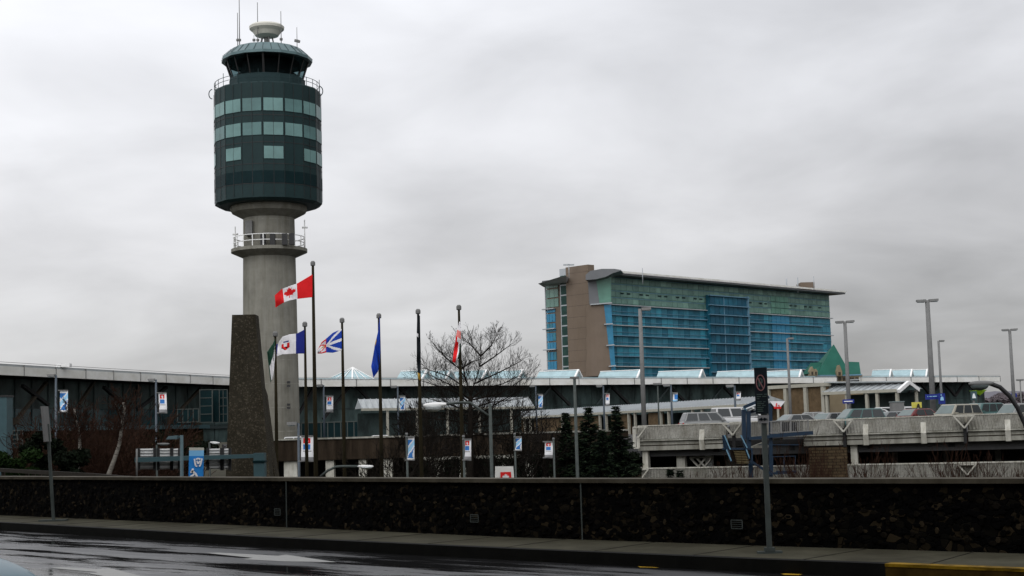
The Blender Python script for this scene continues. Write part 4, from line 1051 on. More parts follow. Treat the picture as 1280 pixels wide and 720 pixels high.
m = MB(); b2(m, (930, 509), (961, 496), .20, -.4); b2(m, (933, 517), (963, 506), .20, 1.5); part(m, 'roof_beam', 'stair_blue', sr_)
m = MB(); m.prism([sp(929, 508.5), sp(934, 519), sp(936, 518), sp(931, 507.5)], (0, .25, 0)); part(m, 'end_plate', 'fin_blue', sr_)
m = MB(); m.prism([sp(934, 511), sp(963, 499, 2), sp(963, 500, 2), sp(934, 512)], (0, 2, 0)); m.prism([sp(942, 512, 1), sp(963, 505, 2), sp(963, 506, 2), sp(942, 513.4, 1)], (0, 2, 0)); part(m, 'roof_sheet', 'roof_light', sr_)
m = MB()
for px in (964, 976, 988, 999, 1010): b2(m, (px, 527.5-(px-964)*.06), (px+.3, 544-(px-964)*.05), .06, -.35)
b2(m, (962, 527), (1011, 524), .07, -.35); b2(m, (962, 541), (1011, 538.5), .05, -.35)
for px in (976, 988): b2(m, (px, 527), (px, 541), .11, -.36)
n_ = 30
for i in range(n_): px = 939+i*2.4; b2(m, (px, 528-(px-939)*.05), (px+.1, 545-(px-939)*.07), .025, -.33)
part(m, 'railing', 'steel_grey', sr_)
m = MB(); m.prism([sp(977.5, 528, .4), sp(986.5, 528, .4), sp(986.5, 540, .4), sp(977.5, 540.5, .4)], (0, .06, 0)); m.prism([sp(989.5, 528, .4), sp(996, 528, .4), sp(996, 538.7, .4), sp(989.5, 539.3, .4)], (0, .06, 0)); part(m, 'dark_panel', 'steel_dark', sr_)
# lower flight towards us
m = MB()
for a, b in (((904, 546), (914, 577)), ((927.5, 545), (936, 574))): b2(m, a, b, .30, -1.6, .12)
m.prism([sp(902.5, 544, -1.6), sp(907.5, 544, -1.6), sp(911, 560, -1.6), sp(904.5, 561, -1.6)], (0, .08, 0))
b2(m, (903, 561), (911, 560.5), .12, -1.6); b2(m, (912, 561), (938, 561), .12, -1.5)
part(m, 'stringer', 'stair_blue', sr_)
m = MB()
for k in range(9): y = 562+k*2.0; m.box(*sorted((sp(917+k*.25, y, -1.5+0).x, sp(931+k*.3, y, -1.5).x)), YS-1.5-k*.12, YS-1.2-k*.12, sp(920, y, -1.5).z-.05, sp(920, y, -1.5).z)
part(m, 'tread', 'step_tan', sr_)
m = MB(); m.prism([sp(915, 577, -1.2), sp(938, 576, -1.2), sp(938, 561.5, -1.2), sp(912, 561.5, -1.2)], (0, .06, 0)); part(m, 'riser_panel', 'concrete_brown', sr_)
m = MB()
for a, b in (((905.5, 544), (913, 562)), ((926, 544), (934, 560)), ((908, 562), (914, 576)), ((933, 562), (937, 573))): b2(m, a, b, .07, -1.9)
part(m, 'handrail', 'fin_blue', sr_)
m = MB(); b2(m, (936, 575), (963, 592), .28, -.6, .15); b2(m, (963, 592), (995, 590), .22, -.6, .15); b2(m, (948, 556), (1000, 556), .05, -.6); b2(m, (965, 571), (995, 570), .05, -.6); b2(m, (970, 589.5), (994, 589), .1, -.7)
for px in (966, 980, 994): b2(m, (px, 571), (px, 591), .05, -.6)
part(m, 'lower_flight', 'stair_blue', sr_)
m = MB(); m.prism([sp(964, 549, 1.5), sp(979, 547.5, 1.5), sp(979, 549, 1.5), sp(964, 551, 1.5)], (0, 1, 0)); m.prism([sp(940, 558, 1.6), sp(953, 553, 1.6), sp(962, 556, 1.6), sp(960, 560, 1.6), sp(940, 560, 1.6)], (0, .4, 0)); part(m, 'deck_soffit_panel', 'concrete', sr_)
# ================================================================ MONUMENT
YM = 55
mo = thing('stone_monument', P(308, 560, YM), 'tapered dark aggregate stone pylon standing in front of the control tower', 'monument')
def mp_(px, py, d=0): return P(px, py, YM+d)
m = MB()
def slab4(m, quad, dep, scale_top=1):
    m.prism(quad, (0, dep, 0))
bl, br_, tr, tl = mp_(282, 600), mp_(337.5, 600), mp_(319, 393), mp_(290, 393.5)
k = (GZ-bl.z)/(bl.z-tl.z)
bl2 = bl+(bl-tl)*abs(k); br2 = br_+(br_-tr)*abs(k)
m.add([bl2, br2, br2+Vector((-.1, 1.7, 0)), bl2+Vector((.1, 1.7, 0)), tl, tr, tr+Vector((-.05, 1.0, .02)), tl+Vector((.05, 1.0, .02))], [(0, 1, 2, 3), (4, 5, 6, 7), (0, 1, 5, 4), (1, 2, 6, 5), (2, 3, 7, 6), (3, 0, 4, 7)])
part(m, 'front_pylon', 'monument_stone', mo)
m = MB(); q = [mp_(318, 478, 1.9), mp_(325, 481, 1.9), mp_(329, 492, 1.9), mp_(338, 560, 1.9), mp_(345, 602, 1.9), mp_(300, 602, 1.9)]
m.prism(q, (0, 1.0, 0)); a = mp_(340, 602, 1.9); m.box(mp_(312, 602, 1.9).x, a.x, YM+1.95, YM+2.85, GZ, a.z-.01); part(m, 'rear_slab', 'monument_stone', mo)
# ================================================================ FLAGPOLES
FLG = []
def flagpole(px, py, Y, rb, label, lean=0):
    a = P(px, py, Y); t = thing('flagpole', (a.x, a.y, GZ), label, 'flagpole', 'flagpoles in a row behind the stone wall')
    m = MB(); m.tube([(0, 0, 0), (0, 0, 8), (0, 0, a.z-GZ-.15)], [rb, rb*.82, rb*.5], 12); lpart(m, 'pole', 'flagpole_wood', t)
    m = MB(); m.lathe((0, 0, a.z-GZ-.17), [(.10, 0), (.12, .03), (.12, .17), (.07, .24)], 12); lpart(m, 'cap', 'steel_grey', t)
    m = MB(); m.tube([(.0, -rb-.02, 1.2), (.0, -rb*.6-.02, a.z-GZ-.4)], .008, 4); lpart(m, 'halyard', 'flagpole_wood', t)
    return t
YF = 70
flagpole(344, 416, 68, .10, 'leftmost and shortest flagpole, with the green and white flag, close to the stone monument')
flagpole(381, 404, 70, .10, 'dark flagpole flying the white flag with blue ends and a crest')
flagpole(391, 328, 72, .13, 'tallest flagpole, flying the red and white maple leaf flag')
flagpole(427.5, 399, 71, .11, 'dark flagpole flying the blue and white flag with radiating red strokes')
flagpole(473.5, 393.5, 71, .11, 'dark flagpole with the limp royal blue flag')
flagpole(522.5, 388, 70, .11, 'dark flagpole with a furled near-black flag wrapped against it')
flagpole(573.5, 383, 69, .11, 'rightmost flagpole, with the limp red and white flag, in front of the bare tree')
def inpoly(x, y, pg):
    c = False; j = len(pg)-1
    for i in range(len(pg)):
        if (pg[i][1] > y) != (pg[j][1] > y) and x < (pg[j][0]-pg[i][0])*(y-pg[i][1])/(pg[j][1]-pg[i][1])+pg[i][0]: c = not c
        j = i
    return c
def flag(name_label, topc, botc, Y, pat, mats, nu=60, nv=34, wav=.12, waves=2.2, seed=0, hoist=None):
    """topc / botc: pixel curves of the upper and lower edge, hoist first"""
    def cur(c, t):
        t *= len(c)-1; i = min(int(t), len(c)-2); f = t-i; f2 = f
        return (c[i][0]+(c[i+1][0]-c[i][0])*f2, c[i][1]+(c[i+1][1]-c[i][1])*f2)
    m = MB(); g = []
    for j in range(nv+1):
        row = []
        for i in range(nu+1):
            u, v = i/nu, j/nv; a = cur(topc, u); b = cur(botc, u); px = a[0]+(b[0]-a[0])*v; py = a[1]+(b[1]-a[1])*v
            dy = wav*u*math.sin(u*waves*2*math.pi+v*1.1+seed)+.05*math.sin(v*5+u*9+seed)*u
            row.append(P(px, py, Y+dy-.12))
        g.append(row)
    vs = [q for r_ in g for q in r_]
    for j in range(nv):
        for i in range(nu):
            m.cur = pat((i+.5)/nu, (j+.5)/nv)
            o = j*(nu+1)+i; 
            m.f.append([o, o+1, o+nu+2, o+nu+1]); m.m.append(m.cur); m.sm.append(True)
    m.v = [tuple(q) for q in vs]
    c = P(*topc[0], Y); o = m.build('flag', mats, recalc=False)
    # origin at the hoist
    o.data.transform(Matrix.Translation(-c)); o.location = c
    sm = o.modifiers.new('thickness', 'SOLIDIFY'); sm.thickness = .012
    tag(o, name_label, 'flag', 'flags on the flagpoles'); return o
for n_ in ('flag_red', 'flag_white', 'flag_blue', 'flag_bright_blue', 'flag_green', 'flag_pink', 'banner_white', 'banner_blue'):
    b_ = MATS[n_].node_tree.nodes['Principled BSDF']; b_.inputs['Specular IOR Level'].default_value = .15
leaf = [(0, .95), (.14, .68), (.34, .78), (.28, .38), (.5, .55), (.58, .42), (.82, .46), (.72, .26), (.82, .16), (.42, -.12), (.46, -.28), (.05, -.22), (.05, -.62)]
leaf = leaf+[(-x, y) for x, y in leaf[::-1]]
def pat_ca(u, v):
    if u < .27 or u > .72: return 0
    x = (u-.5)/.25*1.05; y = -(v-.5)*2.05
    return 0 if inpoly(x, y+.05, leaf) else 1
flag('red and white flag with a red maple leaf, flying leftward from the tallest pole', [(390.5, 343), (372, 354), (361, 358), (352, 361.5), (343.5, 369)], [(390.5, 371.5), (373, 373.5), (362, 375.5), (354, 378.5), (344.5, 384.5)], 72, pat_ca, ['flag_red', 'flag_white'], nu=84, nv=48)
def pat_nwt(u, v):
    if u < .22 or u > .80: return 1
    if .42 < u < .58 and .30 < v < .36: return 1
    if inpoly(u, v, [(.40, .40), (.64, .40), (.64, .62), (.52, .80), (.40, .64)]):
        if abs(u-.52) < .045 and v < .6: return 0
        return 2 if v > .47 and (u+v*.5) % .12 < .07 else (3 if v > .6 else 2)
    return 0
flag('white flag with dark blue ends and a red crest, left of the tallest pole', [(380.5, 412), (371, 417), (362, 418), (353, 421), (347.5, 430), (341.5, 431)], [(380.5, 442), (371, 442), (362, 442.5), (353, 443), (346, 445.5), (341.5, 442)], 70, pat_nwt, ['flag_white', 'flag_blue', 'flag_red', 'flag_dark'], nu=80, nv=44)
def pat_nl(u, v):
    w = v-.5
    if u < .52:
        if abs(w) < .07 : return 0
        if abs(abs(w)-(.5-u*.95)) < .065: return 0
        return 1
    if abs(abs(w)-(u-.5)*1.0) < .05: return 2
    if abs(w) < .05 and u < .8: return 3
    if abs(u-.52) < .02: return 2
    if abs(abs(w)-.44) < .05: return 2
    return 0
flag('blue and white flag with red triangle strokes, just right of the tallest pole', [(427, 411), (416, 416), (408, 423), (402, 428), (397, 437)], [(427, 438), (416, 441), (408, 440.5), (402, 442), (397, 442)], 71, pat_nl, ['flag_white', 'flag_bright_blue', 'flag_red', 'flag_gold'], nu=70, nv=44)
flag('limp dark green and white flag hanging low from the shortest pole', [(344, 423), (341, 430), (336.5, 436), (334, 440)], [(343.5, 446), (342.5, 462), (341, 472), (338.5, 478)], 68, lambda u, v: 1 if (v > .42+.1*u and u < .9 and not (.45 < v-u*.2 < .58 and u < .4)) else (2 if (.45 < v-u*.2 < .58 and u < .4) else 0), ['flag_green', 'flag_white', 'strut_brown'], waves=1.4)
flag('limp royal blue flag hanging against its pole', [(474.5, 395), (473, 412), (468.5, 432), (464, 458)], [(475.5, 440), (474.5, 455), (472.5, 464), (467, 472)], 71, lambda u, v: 1 if (.52 < u < .64 and v < .10) else 0, ['flag_bright_blue', 'flag_gold'], waves=2.5, wav=.15)
flag('furled near-black flag wrapped tightly around its pole', [(521.5, 391), (520.8, 420), (521, 450), (522.5, 474)], [(525, 395), (525.5, 425), (526, 452), (525.5, 476)], 69.9, lambda u, v: 1 if (u > .88) else (2 if (.28 < u < .34 and v < .4) else 0), ['flag_dark', 'flag_gold', 'flag_white'], waves=3, wav=.1)
flag('limp red and white flag with a green strip, in front of the bare tree', [(574, 402), (570, 420), (567.5, 437), (565.5, 452)], [(576, 403), (576, 424), (575, 440), (571.5, 456)], 68.8, lambda u, v: (1 if u < .18 else 2) if u < .33 else (3 if (v > .82 and .45 < u < .85) else (1 if v > .62 or (v > .3 and u < .45) else 0)), ['flag_red', 'flag_white', 'flag_pink', 'flag_green'], waves=2, wav=.1)
# ================================================================ GANTRY SIGNS SEEN FROM BEHIND
YG = 50
def gp(px, py, d=0): return P(px, py, YG+d)
gt = thing('sign_gantry', (gp(325, 580).x, YG, GZ), 'teal painted steel sign gantry, its square post in front of the monument', 'gantry')
m = MB(); a, b = gp(318.5, 600), gp(331.5, 566); m.box(a.x, b.x, YG-.2, YG+.2, GZ, b.z); part(m, 'post', 'teal_beam', gt)
m = MB(); a, b = gp(317.5, 577), gp(332.5, 566); m.box(a.x, b.x, YG-.24, YG+.24, gp(325, 578).z, gp(325, 575.5).z); part(m, 'post_collar', 'glass_black', gt)
m = MB(); m.prism([gp(168.5, 572), gp(320, 567.5), gp(320, 572.2), gp(168.5, 578)], (0, .3, 0)); part(m, 'beam', 'teal_beam', gt)
def backsign(x0, x1, label):
    t = thing('road_sign', gp((x0+x1)/2, 587), label, 'road sign', 'road signs hung on the teal gantry, seen from behind'); 
    for y0, y1 in ((561, 586.5),):
        m = MB(); m.prism([gp(x0, y0, .45), gp(x1, y0-.4, .45), gp(x1, y1-.4, .45), gp(x0, y1, .45)], (0, .05, 0)); part(m, 'panel', 'white_paint', t)
    m = MB()
    for k in range(7):
        y = 563+k*3.7; m.beam(gp(x0, y, .42), gp(x1, y-.3, .42), .03, .014)
    part(m, 'stiffener', 'steel_dark', t)
    m = MB()
    for x in (x0-1.2, x1+1.4): m.beam(gp(x, 560, .40), gp(x, 588, .40), .09, .06)
    part(m, 'hanger', 'steel_dark', t)
backsign(174.5, 192, 'white slatted back of a road sign, leftmost on the teal gantry')
backsign(199, 213, 'white slatted back of a road sign, second from the left on the teal gantry')
backsign(216, 223, 'narrow white slatted back of a road sign beside the small teal street lamp')
backsign(261, 275.5, 'white slatted back of a road sign just right of the blue banner')
backsign(279.5, 286, 'narrow white slatted back of a road sign next to the stone monument')
m = MB(); m.tube([gp(171, 598), gp(171, 561)], .035, 6); part(m, 'end_stay', 'steel_grey', gt)
# ================================================================ LAMPS
def lamp(px, pyb, pyt, Y, style, label, mt='steel_grey', w=.12, group='tall deck light poles', zb=None, rz=0, hs=1.0, drop=0):
    top = P(px, pyt, Y); zb = (ZA(px, pyb, Y) if zb is None else zb)
    t = thing('street_lamp', (top.x, top.y, zb), label, 'street lamp', group, rz); h = top.z-zb
    m = MB(); m.tube([(0, 0, 0), (0, 0, h)], [w, w*.72], 10); lpart(m, 'pole', mt, t)
    m = MB(); m.lathe((0, 0, 0), [(w*1.9, 0), (w*1.9, .1), (w*1.1, .25)], 10); lpart(m, 'base_plate', mt, t)
    def head(x, L_, zz=0, tilt=0):
        s = 1 if x > 0 else -1
        m = MB(); m.hexa([(x-s*L_*.0, -.17*hs, h+zz-.12*hs), (x+s*L_, -.15*hs, h+zz-.08*hs+tilt), (x+s*L_, .15*hs, h+zz-.08*hs+tilt), (x, .17*hs, h+zz-.12*hs)], [(x, -.14*hs, h+zz+.08*hs), (x+s*L_, -.12*hs, h+zz+.08*hs+tilt), (x+s*L_, .12*hs, h+zz+.08*hs+tilt), (x, .14*hs, h+zz+.08*hs)])
        hd = lpart(m, 'lamp_head', 'steel_grey' if mt != 'pole_teal' else mt, t)
        m = MB(); m.box(min(x+s*.12*hs, x+s*L_*.9), max(x+s*.12*hs, x+s*L_*.9), -.11*hs, .11*hs, h+zz-.15*hs+tilt*.5, h+zz-.10*hs+tilt*.5); lpart(m, 'lens', 'lens_grey', hd)
    if style == 'double':
        head(.12*hs, .72*hs, tilt=.03); head(-.12*hs, .72*hs, tilt=-.02); m = MB(); m.beam((-.2*hs, 0, h-.02), (.2*hs, 0, h-.02), .07); lpart(m, 'bracket', mt, t)
    elif style == 'right': head(.1*hs, .62*hs); 
    elif style == 'left': head(-.06, -.5*-1*hs if False else .55*hs) if False else head(-.08*hs, .55*hs)
    elif style == 'box': head(-.4*hs, .8*hs) if False else None
    if style == 'tee':
        m = MB(); m.box(-.45*hs, .45*hs, -.16*hs, .16*hs, h-.08*hs, h+.10*hs); hd = lpart(m, 'lamp_head', 'steel_grey', t); m = MB(); m.box(-.38*hs, .38*hs, -.1*hs, .1*hs, h-.11*hs, h-.08*hs); lpart(m, 'lens', 'lens_grey', hd)
    return t
lamp(800, 540, 386, 106, 'right', 'tall grey single-arm light pole at the left end of the parking deck', w=.19, hs=1.1, zb=.75)
lamp(984, 520, 423, 150, 'right', 'slim grey light pole in front of the hotel, right of the black sign', w=.16, hs=.9, zb=.75)
lamp(1056, 520, 402, 130, 'double', 'double-headed light pole in front of the green copper roof', w=.2, hs=1.0, zb=.75)
lamp(1159, 520, 375.5, 112, 'double', 'tallest and thickest double-headed light pole with the blue signs at its foot', w=.23, hs=1.0, zb=.75)
lamp(1173, 520, 426, 160, 'right', 'slim single-headed light pole just right of the tallest one', w=.16, hs=.9, zb=.75)
lamp(1262, 520, 412, 150, 'double', 'double-headed light pole near the right edge of the picture', w=.2, hs=.95, zb=.75)
lamp(1275, 510, 475, 220, 'tee', 'small distant twin-headed light pole above the last parked cars', w=.12, hs=1.2, zb=.75)
GP = 'short street lamps with banners'
lamp(718, 602, 472, 60, 'tee', 'grey-green street lamp with a flat head in front of the dark conifers', mt='galv', w=.085, zb=GZ, hs=.42, group=GP)
lamp(822, 535, 480, 112, 'tee', 'small street lamp standing behind the left end of the parking deck', mt='galv', w=.07, zb=.75, hs=.75, group=GP)
for px, pyt, Y, lab in ((70, 469, 135, 'blue-grey street lamp by the blue and white banner, left of the birches'), (195, 474.5, 145, 'blue-grey street lamp carrying the white banner with a red square, left of the monument'),
                        (404.5, 481.5, 160, 'blue-grey street lamp right of the tallest flagpole'), (497, 483, 170, 'blue-grey street lamp between the two right flagpoles, by a blue banner'),
                        (669.5, 482, 185, 'blue-grey street lamp by the blue banner under the roof edge left of the hotel'), (754, 482, 165, 'blue-grey street lamp with the white banner above the tallest conifer'), (838.5, 481, 150, 'blue-grey street lamp by the blue and white banner over the ribbed canopy'), (918, 482, 140, 'blue-grey street lamp with a white banner left of the black sign')):
    lamp(px, 540, pyt, Y, 'left', lab, mt='blue_pole', w=.13 if Y < 150 else .12, zb=.75 if px > 300 else GZ, hs=1.25, group=GP)
lamp(373, 600, 529, 90, 'left', 'thin grey street lamp in front of the tower foot behind the flagpoles', mt='blue_pole', w=.10, zb=GZ, hs=1.1, group=GP)
# gantry-side teal lamp with a flat shade
a = P(227, 544, 47); t = thing('street_lamp', (a.x, a.y, GZ), 'small teal street lamp with a flat shade, in front of the gantry signs', 'street lamp', GP)
m = MB(); m.tube([(0, 0, 0), (0, 0, a.z-GZ)], .055, 8); lpart(m, 'pole', 'pole_teal', t)
m = MB(); h = a.z-GZ; m.hexa([(-.48, -.12, h-.12), (-.12, -.12, h-.12), (-.12, .12, h-.12), (-.48, .12, h-.12)], [(-.40, -.10, h-.02), (-.12, -.10, h), (-.12, .10, h), (-.40, .10, h-.02)]); m.beam((-.15, 0, h-.06), (0, 0, h-.04), .05); lpart(m, 'lamp_shade', 'pole_teal', t)
# cobra-head lamps
def cobra(pole_px, pyt, pyb, Y, arm, head, label, mt='galv', w=.055, zb=GZ, bowl='lens', bend=None, bowl_h=6):
    base = P(pole_px, pyt, Y); t = thing('street_lamp', (base.x, base.y, zb), label, 'street lamp', 'curved-arm street lamps')
    m = MB(); m.tube([(base.x, base.y, zb), base], [w*1.2, w], 10); part(m, 'pole', mt, t)
    m = MB(); m.tube([P(a, b, Y) for a, b in arm], w*.75, 8); part(m, 'arm', mt, t)
    (hx0, hy0), (hx1, hy1), th = head     # inner end, outer end, thickness in px
    k = Y/FPX; A = P(hx0, hy0, Y); B = P(hx1, hy1, Y); L_ = (B-A).length; d = (B-A).normalized(); n = 12
    vs = []; fs = []; kk = 10
    for i in range(n+1):
        f = i/n; r_ = th*k*.5*(math.sin(math.pi*min(1, f*.72+.14))**.6) * (1 if f < .97 else .4); c = A.lerp(B, f)
        for j in range(kk): q = 2*math.pi*j/kk; vs.append(c+Vector((0, math.cos(q)*r_*1.5, 0))+Vector((0, 0, math.sin(q)*r_)))
    for i in range(n):
        for j in range(kk): fs.append((i*kk+j, i*kk+(j+1) % kk, (i+1)*kk+(j+1) % kk, (i+1)*kk+j))
    fs += [tuple(range(kk)), tuple(n*kk+j for j in range(kk))]
    m = MB(); m.add(vs, fs, True); hd = part(m, 'lamp_head', 'white_paint' if bowl == 'lens' else 'steel_grey', t)
    c = A.lerp(B, .56)-Vector((0, 0, th*k*.35)); m = MB(); prof_ = [(L_*.36*math.cos(q), -bowl_h*k*math.sin(q)) for q in [math.pi/2*i/6 for i in range(6)]]
    m.lathe(c, [(L_*.37, .01)]+prof_+[(.01, -bowl_h*k)], 16, smooth=True); part(m, 'lens', bowl, hd)
    return t
cobra(612.5, 505, 600, 48, [(612.5, 521), (600, 512), (588, 503.5), (578, 503), (555, 505.5)], ((558, 505.5), (529, 507), 7), 'galvanised street lamp with white bowl lens and bent arm before the bare tree')
cobra(400.5, 597, 600, 48, [(400.5, 596), (410, 588), (420, 583.5), (430, 583), (448, 583)], ((447, 583), (467, 583), 3.6), 'low street lamp with a bent arm, its head between two flagpoles above the wall', bowl_h=2)
cobra(262, 553, 600, 58, [(262, 553), (264, 553)], ((263, 553), (275, 554), 3), 'short street lamp with a white head behind the gantry signs', w=.04, bowl_h=1)
cobra(196, 556, 600, 60, [(196, 558), (198, 554)], ((197, 555), (212, 555), 3), 'short street lamp with a dull head above the leftmost gantry signs', w=.04, bowl='lens_grey', bowl_h=1)
cobra(1296, 574, 640, 36, [(1296, 576), (1290, 552), (1281, 530), (1272, 510), (1262, 495), (1250, 484), (1238, 479.5)], ((1241, 479), (1211, 480), 7.5), 'dark curved-arm street lamp with a grey lens reaching in from the right edge', mt='steel_dark', w=.075, bowl='lens_grey', bowl_h=6)
# ================================================================ BANNERS
def emblem(mb, kind):
    pass
def banner(px0, px1, py0, py1, Y, kind, label, skew=0):
    c = P((px0+px1)/2, py0, Y); t = thing('banner', c, label, 'banner', 'banners hanging from street lamps'); 
    nU, nV = 12, 24; m = MB()
    A = lambda u, v, d=0: P(px0+(px1-px0)*u+skew*v, py0+(py1-py0)*v, Y+.08*math.sin(v*4+u*2)*(Y/100)-d)
    for j in range(nV+1):
        for i in range(nU+1): m.v.append(tuple(A(i/nU, j/nV)))
    def col(u, v):
        if kind == 'red': 
            if .2 < u < .75 and .10 < v < .30: return 1 if not (abs(u-.47)+abs(v-.2)*1.5 < .12) else 0
            if .2 < u < .75 and .34 < v < .55: return 2
            if v > .85: return 3
            if .15 < u < .8 and .6 < v < .8 and int(v*60) % 3 == 0: return 3
            return 0
        if kind == 'blue':
            w_ = math.sin(v*7+u*3)
            if v < .12 or v > .9: return 0
            return 1 if w_ > -.1 and .15 < u+.2*w_ < .95 else (2 if w_ < -.6 else 0)
        if kind == 'bluewhite': return 1 if (u > .35 and .15 < v < .75) else (2 if v > .8 else 0)
        return 0
    mats = {'red': ['banner_white', 'banner_red', 'banner_blue', 'banner_grey'], 'blue': ['banner_white', 'banner_blue', 'banner_light_blue'], 'bluewhite': ['banner_white', 'banner_blue', 'banner_light_blue']}[kind]
    for j in range(nV):
        for i in range(nU):
            o = j*(nU+1)+i; m.f.append([o, o+1, o+nU+2, o+nU+1]); m.m.append(col((i+.5)/nU, (j+.5)/nV)); m.sm.append(True)
    o = m.build('cloth', mats, recalc=False); o.parent = t; o.matrix_parent_inverse = t.matrix_world.inverted()
    sm = o.modifiers.new('t', 'SOLIDIFY'); sm.thickness = .02
    m = MB()
    for v in (0, 1): m.beam(A(-.25, v, .02), A(1.02, v, .02), .05*Y/100+.02)
    part(m, 'bracket_arm', 'steel_grey', t)
banner(75, 85, 488, 515, 135, 'blue', 'white banner with blue swirls hanging beside the leftmost blue-grey lamp')
banner(198, 208, 491, 516, 145, 'red', 'white banner with a red square, left of the stone monument', skew=1)
banner(408, 416.5, 495, 515, 160, 'red', 'white banner with a red square, right of the tallest flagpole')
banner(500, 506.5, 495, 513, 170, 'blue', 'small blue banner beside the pole of the furled black flag')
banner(673, 678.5, 493, 510, 185, 'blue', 'small blue banner under the roof edge, left of the hotel')
banner(757, 762, 492, 507, 165, 'red', 'small white and red banner above the tallest conifer')
banner(841, 847, 491, 502, 150, 'bluewhite', 'small white and blue banner just above the ribbed canopy')
banner(920, 926, 490, 500, 140, 'red', 'tiny white banner left of the black sign')
banner(376.5, 392, 545, 576.5, 88, 'red', 'large white banner with a red square hanging between the flagpoles, low over the wall')
banner(509, 518, 546, 575, 66, 'blue', 'blue patterned banner in the bare twigs left of the bare tree')
banner(580, 589, 549, 575, 66, 'red', 'white and red banner low behind the trunk of the bare tree')
banner(644, 652, 546, 563, 76, 'blue', 'blue banner half hidden behind twigs right of the bare tree')
banner(681, 691, 552, 572, 76, 'red', 'white and red banner against the dark conifers')
for px, py, Y in ((508.3, 545, 66), (579.3, 548, 66), (643.3, 545, 76), (691.8, 551, 76)):
    a = P(px, py-2, Y); t = thing('banner_pole', (a.x, a.y, GZ), {508.3: 'thin pole holding the blue patterned banner', 579.3: 'thin pole of the white and red banner behind the bare tree', 643.3: 'thin pole of the blue banner right of the bare tree', 691.8: 'thin pole of the banner in front of the conifers'}[px], 'pole', 'thin banner poles')
    m = MB(); m.tube([(0, 0, 0), (0, 0, a.z-GZ)], .05, 8); lpart(m, 'shaft', 'galv', t); m = MB(); m.lathe((0, 0, a.z-GZ), [(.07, 0), (.05, .08)], 8); lpart(m, 'cap', 'steel_grey', t)
# large blue banner with skater figure
c = P(245, 560, 46.5); t = thing('banner', c, 'bright blue banner with a white emblem and white figure, hanging from the teal gantry', 'banner')
B = lambda a, b, d=0: P(a, b, 46.5-d)
m = MB(); 
for j in range(13):
    for i in range(2): m.v.append(tuple(B(236.5+i*18.5-(j/12), 559.5+j*3.5)))
for j in range(12): m.f.append([2*j, 2*j+1, 2*j+3, 2*j+2]); m.m.append(0 if j < 1 else (1 if j < 3 else 2)); m.sm.append(False)
M('bb1', (.16, .38, .60), .7, var=.05); M('bb2', (.02, .17, .46), .7, var=.15, scale=4); M('banner_top', (.38, .38, .33), .7, var=.05)
part(m, 'cloth', ['banner_top', 'bb1', 'bb2'], t)
m = MB()
def stroke(pts, w, d=.03):
    for a, b in zip(pts, pts[1:]): m.beam(B(*a, d), B(*b, d), w, .01, Vector((0, 1, 0)))
stroke([(243, 573.5), (244.5, 582), (246.5, 583)], .05); stroke([(252.5, 573), (250.5, 581), (249, 583)], .05); stroke([(245, 574), (247.8, 573), (250.5, 574)], .05); stroke([(246, 576), (247.8, 580), (249.8, 576)], .045)
stroke([(238.8, 588), (242.5, 590.5), (245, 593)], .07); stroke([(238, 590.5), (241.5, 589.5)], .05); stroke([(244.5, 592), (240, 594.5), (237.5, 596.5)], .05); stroke([(245, 593), (247, 597), (250, 600)], .06); m.lathe(B(241, 587, .03), [(.03, -.03), (.04, 0), (.03, .03)], 8)
part(m, 'emblem', 'banner_white', t)
# ================================================================ SIGNS
a = PZ(962, 691, .155); Ys = a.y
t = thing('parking_sign', (a.x, a.y, .155), 'black no parking sign with a red ring on a grey post on the sidewalk', 'sign')
m = MB(); tp_ = P(955, 534, Ys).z; tpt = P(952, 456, Ys).z
m.box(a.x-.03, a.x+.03, a.y-.03, a.y+.03, .155, P(956, 464, Ys).z); part(m, 'post', 'galv', t)
m = MB(); m.box(a.x-.15, a.x+.15, a.y-.06, a.y+.06, .15, .175); m.box(a.x-.06, a.x+.06, a.y-.06, a.y+.06, .17, .22); part(m, 'base_plate', 'galv', t)
zc = a.z; 
SF = 17.0/FPX
ang = R(28); su = Vector((math.cos(ang), -math.sin(ang), 0)); sn = Vector((-math.sin(ang), -math.cos(ang), 0))
ztop = P(950, 459.5, Ys).z; zbot = P(950, 517.5, Ys).z; hw = 7.2*Ys/FPX/math.cos(ang); o_ = Vector((a.x, a.y, 0))+sn*.05
def spn(u, z, d=0): q = o_+su*u+sn*d; return Vector((q.x, q.y, z))
m = MB(); m.prism([spn(-hw, zbot), spn(hw, zbot), spn(hw, ztop), spn(-hw, ztop)], sn*-.015); pl = part(m, 'plate', 'sign_black', t)
m = MB()
hh = ztop-zbot; zr = ztop-hh*.33; 
def ell(rx, rz, n=28): return [(rx*math.cos(2*math.pi*i/n), rz*math.sin(2*math.pi*i/n)) for i in range(n+1)]
for rx, rz, w in ((hw*.66, hh*.165, .012),):
    e_ = ell(rx, rz)
    for (x0, z0), (x1, z1) in zip(e_, e_[1:]): m.beam(spn(x0, zr+z0, .008), spn(x1, zr+z1, .008), w, .006, sn)
m.beam(spn(-hw*.40, zr+hh*.10, .008), spn(hw*.40, zr-hh*.12, .008), .012, .006, sn)
part(m, 'ring', 'sign_ring', pl)
m = MB()
m.beam(spn(-hw*.22, zr-hh*.08, .006), spn(-hw*.22, zr+hh*.09, .006), .02, .004, sn)
m.beam(spn(-hw*.25, zr+hh*.085, .006), spn(hw*.15, zr+hh*.085, .006), .016, .004, sn)
m.beam(spn(hw*.2, zr+hh*.08, .006), spn(hw*.2, zr+hh*.0, .006), .016, .004, sn)
m.beam(spn(-hw*.2, zr-hh*.0, .006), spn(hw*.2, zr-hh*.0, .006), .014, .004, sn)
part(m, 'parking_letter', 'sign_letter', pl)
